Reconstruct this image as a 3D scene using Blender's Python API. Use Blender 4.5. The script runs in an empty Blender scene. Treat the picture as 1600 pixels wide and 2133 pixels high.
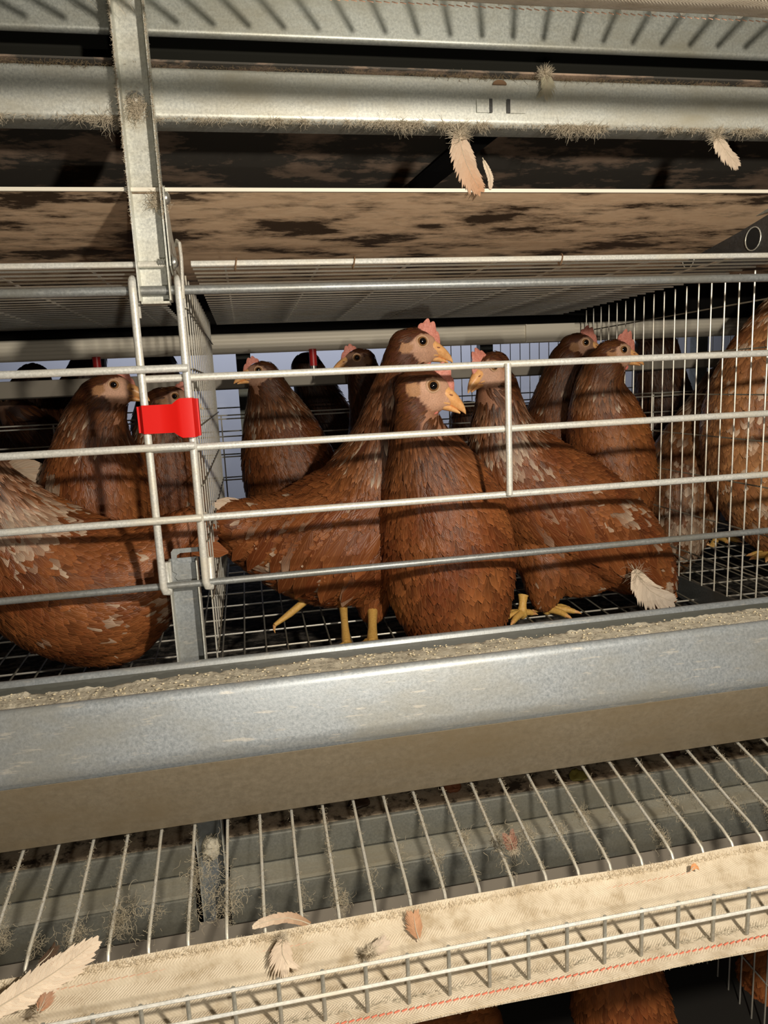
import bpy, bmesh, math, random
import numpy as np
from mathutils import Vector, Matrix, noise
from mathutils.bvhtree import BVHTree
random.seed(7); rng = np.random.default_rng(7)
D = bpy.data; SC = bpy.context.scene; COL = SC.collection

# ---------------------------------------------------------------- camera
CAM = np.array([0.0, -0.7, 1.3])
YAW, PIT, ROL, FPX = 0.18135328, -0.17676758, -0.04635611, 1480.977
def _axes():
    cy, sy, cp, sp, cr, sr = math.cos(YAW), math.sin(YAW), math.cos(PIT), math.sin(PIT), math.cos(ROL), math.sin(ROL)
    f = np.array([sy*cp, cy*cp, sp]); r0 = np.array([cy, -sy, 0]); u0 = np.cross(r0, f)
    return cr*r0 + sr*u0, -sr*r0 + cr*u0, f
RT, UP, FW = _axes()
cam_d = D.cameras.new('camera'); cam = D.objects.new('camera', cam_d); COL.objects.link(cam)
m = Matrix.Identity(4)
for i in range(3):
    m[i][0] = RT[i]; m[i][1] = UP[i]; m[i][2] = -FW[i]; m[i][3] = CAM[i]
cam.matrix_world = m
cam_d.sensor_fit = 'VERTICAL'; cam_d.sensor_height = 36.0; cam_d.lens = 36.0*FPX/2133.0
cam_d.clip_start = 0.02; cam_d.clip_end = 50
SC.camera = cam

# ---------------------------------------------------------------- light, world, exposure
SC.view_settings.view_transform = 'Standard'; SC.view_settings.look = 'None'
SC.view_settings.gamma = 1.0; SC.view_settings.exposure = 0.0; SC.view_settings.use_curve_mapping = False
w = D.worlds.new('world'); SC.world = w; w.use_nodes = True
w.node_tree.nodes['Background'].inputs[0].default_value = (1.0, 0.90, 0.78, 1)
w.node_tree.nodes['Background'].inputs[1].default_value = 0.026
def lamp(name, kind, loc, energy, color, size=0.01, rot=None, size_y=None):
    l = D.lights.new(name, kind); l.energy = energy; l.color = color
    if kind == 'AREA':
        l.size = size
        if size_y: l.shape = 'RECTANGLE'; l.size_y = size_y
    else: l.shadow_soft_size = size
    o = D.objects.new(name, l); COL.objects.link(o); o.location = loc
    if rot: o.rotation_euler = rot
    return o
lamp('aisle_work_lamp', 'POINT', (0.26, -0.77, 1.43), 26, (1.0, 0.90, 0.76), 0.014)
lamp('low_fill_lamp', 'POINT', (0.03, -0.68, 1.225), 3.2, (1.0, 0.92, 0.80), 0.006)  # frontal fill added below the camera to brighten roof wires and undersides
lamp('far_aisle_fill_light', 'AREA', (0.35, 1.75, 1.95), 13, (0.84, 0.87, 1.0), 2.4, (math.radians(35), 0, 0), 0.12)  # added area light standing for cool daylight in the far aisle

def P(px, py, Y=None, Z=None, X=None):
    """point of the place seen at a photo position, on the real plane Y=, Z= or X="""
    d = (px-800)*RT - (py-1066.5)*UP + FPX*FW
    if Y is not None: t = (Y-CAM[1])/d[1]
    elif Z is not None: t = (Z-CAM[2])/d[2]
    else: t = (X-CAM[0])/d[0]
    return CAM + t*d
def rad(p, rpx): return rpx*float((p-CAM) @ FW)/FPX

# ---------------------------------------------------------------- materials
def mat(name):
    m = D.materials.new(name); m.use_nodes = True
    nt = m.node_tree; b = nt.nodes['Principled BSDF']
    return m, nt, b
def nd(nt, t, **kw):
    n = nt.nodes.new(t)
    for k, v in kw.items():
        if k.startswith('i_'): n.inputs[k[2:].replace('_', ' ')].default_value = v
        else: setattr(n, k, v)
    return n
def ramp(nt, fac, stops):
    r = nt.nodes.new('ShaderNodeValToRGB'); e = r.color_ramp.elements
    while len(e) < len(stops): e.new(0.5)
    for i, (p, c) in enumerate(stops):
        e[i].position = p; e[i].color = (*c, 1) if len(c) == 3 else c
    nt.links.new(fac, r.inputs[0]); return r
def coords(nt, scale=(1, 1, 1)):
    t = nt.nodes.new('ShaderNodeTexCoord'); mp = nt.nodes.new('ShaderNodeMapping')
    mp.inputs['Scale'].default_value = scale; nt.links.new(t.outputs['Object'], mp.inputs[0]); return mp.outputs[0]
def noise_n(nt, vec, scale, detail=4, rough=0.6):
    n = nd(nt, 'ShaderNodeTexNoise'); n.inputs['Scale'].default_value = scale
    n.inputs['Detail'].default_value = detail; n.inputs['Roughness'].default_value = rough
    nt.links.new(vec, n.inputs['Vector']); return n.outputs[0]
def bump(nt, b, h, strength, dist=0.001):
    n = nd(nt, 'ShaderNodeBump'); n.inputs['Strength'].default_value = strength; n.inputs['Distance'].default_value = dist
    nt.links.new(h, n.inputs['Height']); nt.links.new(n.outputs[0], b.inputs['Normal'])
def mixc(nt, fac, a, b_):
    n = nd(nt, 'ShaderNodeMix', data_type='RGBA')
    for inp, v in ((n.inputs[0], fac), (n.inputs[6], a), (n.inputs[7], b_)):
        if hasattr(v, 'links') or hasattr(v, 'is_linked'): nt.links.new(v, inp)
        elif isinstance(v, (int, float)): inp.default_value = v
        else: inp.default_value = (*v, 1)
    return n.outputs[2]
def simple(name, col, rough=0.5, metal=0.0, spec=0.5):
    m, nt, b = mat(name); b.inputs['Base Color'].default_value = (*col, 1)
    b.inputs['Roughness'].default_value = rough; b.inputs['Metallic'].default_value = metal
    b.inputs['Specular IOR Level'].default_value = spec; return m

def galvanised(name, lo, hi, metal=0.55, rough=0.42, dirt=0.35, sc=1.0, smear=False):
    m, nt, b = mat(name); v = coords(nt)
    n1 = noise_n(nt, v, 420*sc, 3, 0.7); r1 = ramp(nt, n1, [(0.3, lo), (0.7, hi)])
    n2 = noise_n(nt, coords(nt, (6, 14, 14)), 1.6, 5, 0.65)
    r2 = ramp(nt, n2, [(0.42, (0, 0, 0)), (0.75, (1, 1, 1))])
    c = mixc(nt, r2.outputs[0], r1.outputs[0], tuple(x*(1-dirt) for x in (hi[0], hi[1]*0.93, hi[2]*0.8)))
    if smear:
        n3 = noise_n(nt, coords(nt, (14, 60, 90)), 3.2, 4, 0.55)
        r3 = ramp(nt, n3, [(0.62, (0, 0, 0)), (0.70, (1, 1, 1))])
        mm = nd(nt, 'ShaderNodeMath', operation='MULTIPLY'); nt.links.new(r3.outputs[0], mm.inputs[0]); mm.inputs[1].default_value = 0.55
        c = mixc(nt, mm.outputs[0], c, (0.62, 0.58, 0.50))
    nt.links.new(c, b.inputs['Base Color']); b.inputs['Metallic'].default_value = metal
    rr = nd(nt, 'ShaderNodeMapRange'); nt.links.new(n1, rr.inputs[0]); rr.inputs[3].default_value = rough-0.1; rr.inputs[4].default_value = rough+0.18
    nt.links.new(rr.outputs[0], b.inputs['Roughness']); bump(nt, b, n1, 0.18, 0.0006); return m
GALV = galvanised('galvanised_sheet', (0.50, 0.52, 0.49), (0.80, 0.81, 0.74), 0.4)
GALVD = galvanised('weathered_galvanised_sheet', (0.20, 0.22, 0.21), (0.34, 0.36, 0.33), 0.4, 0.5)
TROUGHM = galvanised('feed_trough_sheet', (0.27, 0.30, 0.32), (0.42, 0.45, 0.47), 0.45, 0.42, 0.2, 1.0, True)
TROUGHU = galvanised('dirty_shaded_underside', (0.22, 0.185, 0.13), (0.29, 0.245, 0.175), 0.25, 0.5, 0.2, 0.5)  # brown dirt film, darkened further for the downturned face's shade
RAILM = galvanised('grey_rail', (0.26, 0.28, 0.29), (0.42, 0.44, 0.44), 0.5, 0.4)
WIRE = galvanised('galvanised_wire', (0.55, 0.54, 0.49), (0.82, 0.80, 0.72), 0.4, 0.38, 0.2, 2.0)
BAR = galvanised('zinc_bar', (0.62, 0.63, 0.60), (0.95, 0.95, 0.90), 0.3, 0.40, 0.1, 1.2)
ROOFW = galvanised('lit_roof_wire', (0.75, 0.73, 0.66), (0.95, 0.93, 0.86), 0.35, 0.4, 0.15, 2.0)  # wire colour raised to stand for light on the roof
DULLW = galvanised('dull_wire', (0.16, 0.15, 0.12), (0.30, 0.28, 0.22), 0.3, 0.5, 0.3, 2.0)
STEEL = galvanised('dark_steel', (0.05, 0.05, 0.05), (0.10, 0.10, 0.10), 0.3, 0.5)
STRIP = galvanised('dusty_strip', (0.16, 0.165, 0.145), (0.25, 0.25, 0.215), 0.25, 0.55, 0.2)
BOLT = simple('bolt_steel', (0.55, 0.55, 0.52), 0.3, 0.85)

def stained(name, base, stain, dark, lo=0.44, hi=0.60, sx=3.0, sy=16.0, rough=0.55):
    m, nt, b = mat(name)
    n1 = noise_n(nt, coords(nt, (sx, sy, sy)), 2.6, 9, 0.68)
    r1 = ramp(nt, n1, [(lo, (0, 0, 0)), (lo+0.05, (0.55, 0.55, 0.55)), (hi, (1, 1, 1))])
    n2 = noise_n(nt, coords(nt, (sx*3, sy*3, sy*3)), 6, 5, 0.7)
    c0 = mixc(nt, n2, base, stain)
    r3 = nd(nt, 'ShaderNodeMath', operation='SUBTRACT'); r3.inputs[0].default_value = 1.0; nt.links.new(r1.outputs[0], r3.inputs[1])
    c = mixc(nt, r3.outputs[0], c0, dark)
    nt.links.new(c, b.inputs['Base Color']); b.inputs['Roughness'].default_value = rough; bump(nt, b, n1, 0.3, 0.001); return m
BELTU = stained('manure_stained_plastic', (0.95, 0.74, 0.52), (0.60, 0.38, 0.22), (0.05, 0.030, 0.016), 0.42, 0.54, 3.0, 9.0)
DARKP = stained('dark_dappled_plastic', (0.50, 0.36, 0.26), (0.26, 0.18, 0.13), (0.075, 0.068, 0.058), 0.50, 0.66, 4, 9, 0.6)  # tan patches paint dappled light onto the dark plastic
MANURE = stained('manure_layer', (0.50, 0.42, 0.31), (0.28, 0.20, 0.12), (0.05, 0.035, 0.02), 0.42, 0.56, 22, 22, 0.85)
UNDERM = stained('soiled_belt', (0.30, 0.27, 0.23), (0.12, 0.10, 0.08), (0.02, 0.018, 0.014), 0.47, 0.60, 18, 26, 0.8)
WHITEP = simple('white_plastic_edge', (0.85, 0.80, 0.68), 0.4)
PVC = simple('pale_pvc', (0.90, 0.84, 0.70), 0.5)
GREYP = simple('grey_profile', (0.30, 0.27, 0.22), 0.6)
PALEW = simple('pale_board', (0.42, 0.37, 0.30), 0.6)
INSIDE = simple('dark_trough_inside', (0.085, 0.088, 0.075), 0.55)  # darker tone for the inner back wall of the trough
RED = simple('red_plastic', (0.80, 0.012, 0.008), 0.35)
REDN = simple('red_nipple', (0.45, 0.02, 0.02), 0.4)
THREAD = simple('red_thread', (0.58, 0.17, 0.11), 0.95, 0, 0.1)
THREADP = simple('faded_thread', (0.62, 0.38, 0.27), 0.95, 0, 0.1)
RUST = simple('rusty_tie', (0.22, 0.13, 0.07), 0.7, 0.3)
LINT = simple('lint', (0.52, 0.45, 0.34), 1.0, 0, 0.1)
LINTG = simple('grey_lint', (0.30, 0.27, 0.20), 1.0, 0, 0.1)
LINTM = simple('brown_lint', (0.20, 0.15, 0.09), 1.0, 0, 0.1)
WALLM = simple('painted_wall', (0.55, 0.57, 0.62), 0.8)
FLOORM = simple('concrete', (0.22, 0.21, 0.20), 0.9)
def feedmat():
    m, nt, b = mat('ground_feed'); v = coords(nt); n = noise_n(nt, v, 260, 6, 0.75)
    n2 = noise_n(nt, coords(nt, (1, 2.2, 1)), 55, 5, 0.7); mm = nd(nt, 'ShaderNodeMath', operation='ADD'); nt.links.new(n, mm.inputs[0]); nt.links.new(n2, mm.inputs[1]); r = ramp(nt, mm.outputs[0], [(0.36, (0.26, 0.25, 0.21)), (0.43, (0.50, 0.46, 0.36)), (0.48, (0.86, 0.79, 0.62)), (0.7, (0.96, 0.90, 0.74))]); hf = nd(nt, 'ShaderNodeMath', operation='MULTIPLY'); nt.links.new(mm.outputs[0], hf.inputs[0]); hf.inputs[1].default_value = 0.5; nt.links.new(hf.outputs[0], r.inputs[0])
    nt.links.new(r.outputs[0], b.inputs['Base Color']); b.inputs['Roughness'].default_value = 0.95; bump(nt, b, n, 0.8, 0.003); return m
FEED = feedmat()
def fabric():
    m, nt, b = mat('woven_belt_fabric')
    tc = nt.nodes.new('ShaderNodeTexCoord'); sp = nt.nodes.new('ShaderNodeSeparateXYZ'); nt.links.new(tc.outputs['Object'], sp.inputs[0])
    def M(op, a, b_=None):
        n = nd(nt, 'ShaderNodeMath', operation=op)
        for i, v in enumerate((a, b_)):
            if v is None: continue
            if isinstance(v, (int, float)): n.inputs[i].default_value = v
            else: nt.links.new(v, n.inputs[i])
        return n.outputs[0]
    zig = M('PINGPONG', sp.outputs[1], 0.007)              # herringbone rows
    ph = M('ADD', sp.outputs[0], M('MULTIPLY', zig, 1.0))
    wv = M('SINE', M('MULTIPLY', ph, 2*math.pi/0.0022))
    h = M('ADD', M('MULTIPLY', wv, 0.5), 0.5)
    v = coords(nt); n1 = noise_n(nt, v, 45, 6, 0.7); n2 = noise_n(nt, v, 700, 3, 0.7)
    hh = M('ADD', h, M('MULTIPLY', n2, 1.2))
    base = ramp(nt, n1, [(0.30, (0.42, 0.33, 0.21)), (0.5, (0.65, 0.56, 0.42)), (0.7, (0.75, 0.66, 0.51))])
    c = mixc(nt, M('MULTIPLY', M('SUBTRACT', 1.0, h), 0.16), base.outputs[0], (0.42, 0.33, 0.21))
    nt.links.new(c, b.inputs['Base Color']); b.inputs['Roughness'].default_value = 0.95; b.inputs['Specular IOR Level'].default_value = 0.1
    b.inputs['Sheen Weight'].default_value = 0.2
    bump(nt, b, hh, 0.45, 0.0006); return m
FABRIC = fabric()

def feather_mat(name, rough=0.5, trans=False):
    m, nt, b = mat(name)
    a = nd(nt, 'ShaderNodeAttribute', attribute_name='col'); f = nd(nt, 'ShaderNodeAttribute', attribute_name='fuv')
    sp = nt.nodes.new('ShaderNodeSeparateXYZ'); nt.links.new(f.outputs['Vector'], sp.inputs[0])
    def M(op, a_, b_=None, c_=None):
        n = nd(nt, 'ShaderNodeMath', operation=op)
        for i, v in enumerate((a_, b_, c_)):
            if v is None: continue
            if isinstance(v, (int, float)): n.inputs[i].default_value = v
            else: nt.links.new(v, n.inputs[i])
        return n.outputs[0]
    av = M('ABSOLUTE', sp.outputs[1])
    shaft = M('LESS_THAN', av, 0.06)
    barb = M('SINE', M('MULTIPLY', M('SUBTRACT', M('MULTIPLY', sp.outputs[0], sp.outputs[2]), M('MULTIPLY', av, 2.2)), 9.0))
    edge = nd(nt, 'ShaderNodeMapRange'); nt.links.new(av, edge.inputs[0]); edge.inputs[1].default_value = 0.72; edge.inputs[2].default_value = 1.0
    light = mixc(nt, 0.45, a.outputs['Color'], (0.50, 0.22, 0.085))
    c1 = mixc(nt, M('MULTIPLY', edge.outputs[0], 0.42), a.outputs['Color'], light)
    c2 = mixc(nt, M('MULTIPLY', shaft, 0.5), c1, light)
    sh = nd(nt, 'ShaderNodeHueSaturation'); nt.links.new(c2, sh.inputs['Color'])
    nt.links.new(M('ADD', M('MULTIPLY', barb, 0.06), 1.0), sh.inputs['Value'])
    nt.links.new(sh.outputs[0], b.inputs['Base Color'])
    b.inputs['Roughness'].default_value = rough; b.inputs['Specular IOR Level'].default_value = 0.35
    bump(nt, b, barb, 0.25, 0.0004); return m
FEATH = feather_mat('feather', 0.42); LOOSEF = feather_mat('loose_feather', 0.7)
def skinbody():
    m, nt, b = mat('hen_skin_and_down')
    a = nd(nt, 'ShaderNodeAttribute', attribute_name='col'); v = coords(nt); n = noise_n(nt, v, 700, 3, 0.7)
    r = ramp(nt, n, [(0.3, (0.72, 0.72, 0.72)), (0.7, (1.12, 1.12, 1.12))])
    mx = nd(nt, 'ShaderNodeMix', data_type='RGBA', blend_type='MULTIPLY'); mx.inputs[0].default_value = 1.0
    nt.links.new(a.outputs['Color'], mx.inputs[6]); nt.links.new(r.outputs[0], mx.inputs[7])
    nt.links.new(mx.outputs[2], b.inputs['Base Color']); b.inputs['Roughness'].default_value = 0.6; bump(nt, b, n, 0.5, 0.0008); return m
HENM = skinbody()
def fleshy(name, c1, c2, sc=500, rough=0.5, bs=0.4):
    m, nt, b = mat(name); v = coords(nt); n = noise_n(nt, v, sc, 4, 0.7); r = ramp(nt, n, [(0.3, c1), (0.7, c2)])
    nt.links.new(r.outputs[0], b.inputs['Base Color']); b.inputs['Roughness'].default_value = rough
    b.inputs['Subsurface Weight'].default_value = 0.15; b.inputs['Subsurface Radius'].default_value = (0.004, 0.002, 0.001); b.inputs['Subsurface Scale'].default_value = 1.0
    bump(nt, b, n, bs, 0.0008); return m
COMB = fleshy('comb_flesh', (0.50, 0.15, 0.11), (0.76, 0.33, 0.25)); WATTLE = fleshy('wattle_flesh', (0.62, 0.16, 0.13), (0.78, 0.26, 0.20))
BEAK = fleshy('beak_horn', (0.72, 0.34, 0.12), (0.90, 0.52, 0.22), 220, 0.38, 0.1)
LEGM = fleshy('yellow_scales', (0.62, 0.33, 0.07), (0.86, 0.56, 0.16), 420, 0.5, 0.7)
IRIS = simple('iris', (0.26, 0.13, 0.05), 0.15); PUPIL = simple('pupil', (0.004, 0.003, 0.003), 0.06); LID = simple('eyelid', (0.52, 0.33, 0.20), 0.6)

# ---------------------------------------------------------------- mesh helpers
class MB:
    def __init__(s): s.v = []; s.f = []
    def add(s, verts, faces):
        o = len(s.v); s.v.extend([tuple(float(c) for c in p) for p in verts]); s.f.extend([tuple(i+o for i in q) for q in faces]); return s
    def box(s, lo, hi):
        x0, y0, z0 = lo; x1, y1, z1 = hi
        return s.add([(x0,y0,z0),(x1,y0,z0),(x1,y1,z0),(x0,y1,z0),(x0,y0,z1),(x1,y0,z1),(x1,y1,z1),(x0,y1,z1)],
                     [(0,3,2,1),(4,5,6,7),(0,1,5,4),(1,2,6,5),(2,3,7,6),(3,0,4,7)])
    def tube(s, pts, r, n=8, cap=True):
        pts = [np.array(p, float) for p in pts]; rs = r if hasattr(r, '__len__') else [r]*len(pts)
        t0 = pts[1]-pts[0]; t0 = t0/np.linalg.norm(t0)
        a = np.array([0, 0, 1.0]) if abs(t0[2]) < 0.9 else np.array([1.0, 0, 0])
        u = np.cross(t0, a); u /= np.linalg.norm(u); V = []; 
        for i, p in enumerate(pts):
            t = pts[min(i+1, len(pts)-1)]-pts[max(i-1, 0)]; t = t/(np.linalg.norm(t)+1e-12)
            u = u-t*(u @ t); u /= np.linalg.norm(u)+1e-12; w_ = np.cross(t, u)
            for k in range(n):
                c = 2*math.pi*k/n; V.append(p+rs[i]*(math.cos(c)*u+math.sin(c)*w_))
        F = [(i*n+k, i*n+(k+1) % n, (i+1)*n+(k+1) % n, (i+1)*n+k) for i in range(len(pts)-1) for k in range(n)]
        if cap: F += [tuple(range(n-1, -1, -1)), tuple((len(pts)-1)*n+k for k in range(n))]
        return s.add(V, F)
    def sheet(s, prof, x0, x1, th=0.0016, nx=1):
        """sheet metal: (Y,Z) profile with thickness, extruded along X"""
        pr = np.array(prof, float); n = len(pr); nr = []
        for i in range(n):
            t = pr[min(i+1, n-1)]-pr[max(i-1, 0)]; t /= np.linalg.norm(t)+1e-12; nr.append((-t[1], t[0]))
        nr = np.array(nr); q = pr+nr*th; ring = [*pr, *q[::-1]]; m = len(ring); V = []
        for j in range(nx+1):
            x = x0+(x1-x0)*j/nx; V += [(x, a[0], a[1]) for a in ring]
        F = [(j*m+i, j*m+(i+1) % m, (j+1)*m+(i+1) % m, (j+1)*m+i) for j in range(nx) for i in range(m)]
        F += [(i, i+1, m-2-i, m-1-i) for i in range(n-1)]
        o = nx*m; F += [(o+m-1-i, o+m-2-i, o+i+1, o+i) for i in range(n-1)]
        return s.add(V, F)
    def prism(s, poly, axis, a, b):
        """polygon (2D) extruded along axis 0/1/2"""
        n = len(poly)
        def mk(p, t): q = [p[0], p[1]]; q.insert(axis, t); return q
        V = [mk(p, a) for p in poly]+[mk(p, b) for p in poly]
        return s.add(V, [tuple(range(n-1, -1, -1)), tuple(range(n, 2*n))]+[(i, (i+1) % n, n+(i+1) % n, n+i) for i in range(n)])
    def ball(s, c, r, nu=12, nv=8, M3=None):
        c = np.array(c, float); rr = np.array(r if hasattr(r, '__len__') else (r, r, r), float); V = []
        M3 = np.eye(3) if M3 is None else M3
        for j in range(nv+1):
            th = math.pi*j/nv
            for i in range(nu):
                ph = 2*math.pi*i/nu
                V.append(c+M3 @ (rr*np.array([math.sin(th)*math.cos(ph), math.sin(th)*math.sin(ph), math.cos(th)])))
        return s.add(V, [(j*nu+i, (j+1)*nu+i, (j+1)*nu+(i+1) % nu, j*nu+(i+1) % nu) for j in range(nv) for i in range(nu)])
def fillet(prof, r=0.004, k=4):
    out = [np.array(prof[0], float)]
    for i in range(1, len(prof)-1):
        a, b, c = (np.array(q, float) for q in prof[i-1:i+2]); d1 = a-b; d2 = c-b; l1, l2 = np.linalg.norm(d1), np.linalg.norm(d2)
        rr = min(r, l1*0.45, l2*0.45); p0 = b+d1/l1*rr; p1 = b+d2/l2*rr
        for j in range(k+1):
            t = j/k; out.append((1-t)**2*p0+2*t*(1-t)*b+t*t*p1)
    out.append(np.array(prof[-1], float)); return out
ORIG = {}
def props(o, label=None, cat=None, group=None, kind=None):
    if label: o['label'] = label
    if cat: o['category'] = cat
    if group: o['group'] = group
    if kind: o['kind'] = kind
    return o
def finish(me, m, smooth=True):
    me.materials.append(m)
    if smooth:
        me.polygons.foreach_set('use_smooth', [True]*len(me.polygons))
        try: me.set_sharp_from_angle(angle=math.radians(38))
        except Exception: pass
def obj(name, mb, m, parent=None, smooth=True):
    v = np.array(mb.v, float)
    if parent is None:
        lo, hi = v.min(0), v.max(0); org = np.array([(lo[0]+hi[0])/2, (lo[1]+hi[1])/2, lo[2]]); loc = org
    else: org = ORIG[parent.name]; loc = np.zeros(3)
    me = D.meshes.new(name); me.from_pydata([tuple(p) for p in v-org], [], mb.f); me.update()
    bm = bmesh.new(); bm.from_mesh(me); bmesh.ops.recalc_face_normals(bm, faces=bm.faces); bm.to_mesh(me); bm.free()
    finish(me, m, smooth)
    o = D.objects.new(name, me); COL.objects.link(o); o.location = loc
    if parent: o.parent = parent
    ORIG[o.name] = org; return o
def thing(name, loc, label, cat, group=None, kind=None):
    o = D.objects.new(name, None); COL.objects.link(o); o.location = tuple(loc); o.empty_display_size = 0.02
    ORIG[o.name] = np.array(loc, float); return props(o, label, cat, group, kind)
def copy_part(src, parent, dx):
    c = src.copy(); COL.objects.link(c); c.parent = parent; c.location = (src.location[0]+dx, src.location[1], src.location[2]); ORIG[c.name] = ORIG[parent.name]; return c
# ================================================================ the setting
XL, XR = -0.75, 1.35
def zf(y): return 0.975 + (0.05*y if y > 0 else 0.22*y)
o = obj('floor', MB().box((-2.5, -2.0, -0.05), (3.5, 3.2, 0.0)), FLOORM); props(o, kind='structure')
o = obj('wall_back', MB().box((-2.5, 2.3, 0.0), (3.5, 2.4, 3.0)), WALLM); props(o, kind='structure')

# ================================================================ frame
def c_beam(name, y, z0, z1, depth, m, label, x0=XL, x1=XR):
    pr = fillet([(y+depth, z1-0.006), (y+depth, z1), (y, z1), (y, z0), (y+depth, z0), (y+depth, z0+0.008)], 0.0035)
    return props(obj(name, MB().sheet(pr, x0, x1, 0.0015, 1), m), label, 'beam')
bt = thing('frame_beam', (0.3, 0.01, 1.54), 'bright galvanised cross beam with two punched tabs, lint hanging under it', 'beam')
pr = fillet([(0.045, 1.582), (0.013, 1.586), (0.010, 1.5835), (0.010, 1.5455), (0.014, 1.542), (0.045, 1.544)], 0.003)
obj('beam_web', MB().sheet(pr, XL, XR, 0.0015), GALV, bt)
for (xa, xb, s) in ((0.2385, 0.2525, 1), (0.2705, 0.288, -1)):
    mb = MB(); yy = 0.0085
    mb.prism([(xa, yy), (xb, yy), (xb, yy-0.0012), (xa, yy-0.0012)], 2, 1.5535, 1.5655)
    obj('punched_tab', mb, GALV, bt)
    mb = MB(); xe = xb if s > 0 else xa
    mb.box((xe-0.0016, 0.0068, 1.5535), (xe+0.0016, 0.0088, 1.5655)); obj('tab_slot', mb, STEEL, bt)
mb = MB(); mb.prism([(0.262+0.007*math.cos(a), 1.5785+0.0042*math.sin(a)) for a in np.linspace(0, math.pi, 12)], 1, 0.0072, 0.0092)
obj('cable_notch', mb, RUST, bt)

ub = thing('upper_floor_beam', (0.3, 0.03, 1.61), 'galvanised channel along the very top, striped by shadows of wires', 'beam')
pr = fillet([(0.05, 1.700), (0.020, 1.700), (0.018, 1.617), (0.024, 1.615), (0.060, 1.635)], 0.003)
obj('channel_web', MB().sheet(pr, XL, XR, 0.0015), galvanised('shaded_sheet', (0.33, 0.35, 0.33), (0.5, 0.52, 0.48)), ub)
obj('shadow_web', MB().box((XL, 0.075, 1.585), (XR, 0.078, 1.70)), simple('shadow_steel', (0.016, 0.016, 0.013), 0.9, 0, 0.1), ub)  # near-black sheet painted for the shadow under the channel

def u_post(name, z0, z1, label, holes=False, yb=0.008):
    t = thing(name, (-0.0735, yb, z0), label, 'post')
    x0, x1 = -0.0875, -0.0595
    obj('post_web', MB().box((x0, yb-0.0016, z0), (x1, yb, z1)), GALV if z0 > 1.3 else TROUGHM, t)
    for x in (x0, x1-0.0014):
        f = MB(); f.box((x, yb-0.019, z0), (x+0.0014, yb-0.0016, z1)); obj('flange', f, GALV, t)
    return t
up = u_post('upright_post', 1.384, 1.75, 'bright galvanised channel post hanging from the top, with bolts and lint on its edges')
obj('end_lip', MB().box((-0.086, -0.009, 1.3815), (-0.0615, 0.006, 1.3835)), GALV, up)
def bolt(parent, c, d, r=0.0048, sh=0.008, hexn=False):
    """dome head at c pointing along d, threaded shank the other way"""
    d = np.array(d, float); c = np.array(c, float)
    h = MB(); h.tube([c-d*0.0012, c], r*1.35, 16); obj('washer', h, BOLT, parent)
    h = MB(); pts = [c+d*r*0.75*t for t in (0, .3, .6, .85, 1.0)]
    h.tube(pts, [r, r*.97, r*.8, r*.5, r*.1], 6 if hexn else 14); obj('bolt_head', h, BOLT, parent)
    s_ = MB(); k = 14; pts = [c-d*(0.001+sh*i/k) for i in range(k+1)]
    s_.tube(pts, [r*(0.62 if i % 2 else 0.5) for i in range(k+1)], 10); obj('bolt_shank', s_, BOLT, parent)
bolt(up, (-0.0565, -0.004, 1.4725), (1, 0, 0), 0.0055, 0.004)
bolt(up, (-0.0545, -0.003, 1.418), (1, 0, 0), 0.0055, 0.014)
bolt(up, (-0.0755, 0.0045, 1.556), (0, -1, 0), 0.0055, 0.004, True)
# post of the lower part, its slotted head stands inside the cage front
lp = u_post('lower_post', 0.45, 1.140, 'grey steel post with a slotted hook head beside the mesh partition', yb=0.0165)
q = [(-0.0810, 1.118), (-0.0835, 1.1215), (-0.0810, 1.1245), (-0.0850, 1.1275), (-0.0850, 1.1470), (-0.0825, 1.1500), (-0.056, 1.1500), (-0.056, 1.1455),
     (-0.0760, 1.1455), (-0.0795, 1.1435), (-0.0800, 1.1400), (-0.0785, 1.1370), (-0.0750, 1.1355), (-0.0595, 1.1355), (-0.0595, 1.118)]
obj('hook_head', MB().prism(q, 1, 0.0128, 0.0144), TROUGHM, lp)

gp = thing('gusset_plate', (-0.055, 0.03, 1.40), 'narrow galvanised plate bolted to the right side of the hanging post', 'plate')
obj('plate', MB().prism([(-0.012, 1.480), (0.000, 1.484), (0.035, 1.45), (0.085, 1.425), (0.085, 1.412), (0.004, 1.408), (-0.010, 1.414)], 0, -0.0582, -0.0570), GALV, gp)
hk = MB(); hk.tube([(-0.0520, 0.000, 1.433), (-0.0505, -0.006, 1.436), (-0.0480, -0.011, 1.433), (-0.0475, -0.012, 1.42), (-0.0490, -0.011, 1.385)], 0.0016, 8)
props(obj('wire_hook', hk, WIRE), 'short bent wire hook hanging beside the lower bolt of the post', 'hook')

# side brackets under the upper tier, at the next frames
def side_bracket(x, label, ys=0.0):
    t = thing('side_bracket', (x, 0.3, 1.40), label, 'bracket')
    mb = MB(); z0, z1 = 1.418, 1.475
    mb.box((x-0.0015, ys, z0), (x, 0.62, z1)); obj('plate', mb, STEEL, t)
    mb = MB(); mb.box((x-0.014, ys, z1), (x, 0.62, z1+0.0015)); mb.box((x-0.014, ys, z1-0.006), (x-0.0125, 0.62, z1)); obj('top_flange', mb, GALVD, t)
    for y in (0.075, 0.20, 0.34):
        mb = MB(); mb.tube([(x-0.0022, y, 1.448), (x-0.0008, y, 1.448)], 0.013, 20); obj('hole', mb, simple('hole_dark', (0.01, 0.01, 0.01), 0.9), t)
        mb = MB(); mb.tube([(x-0.0024, y+0.013*math.cos(a), 1.448+0.013*math.sin(a)) for a in np.linspace(0, 2*math.pi, 21)], 0.0007, 6); obj('hole_rim', mb, GALV, t)
side_bracket(0.597, 'dark steel side bracket with round holes at the right end of the cage roof')
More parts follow.
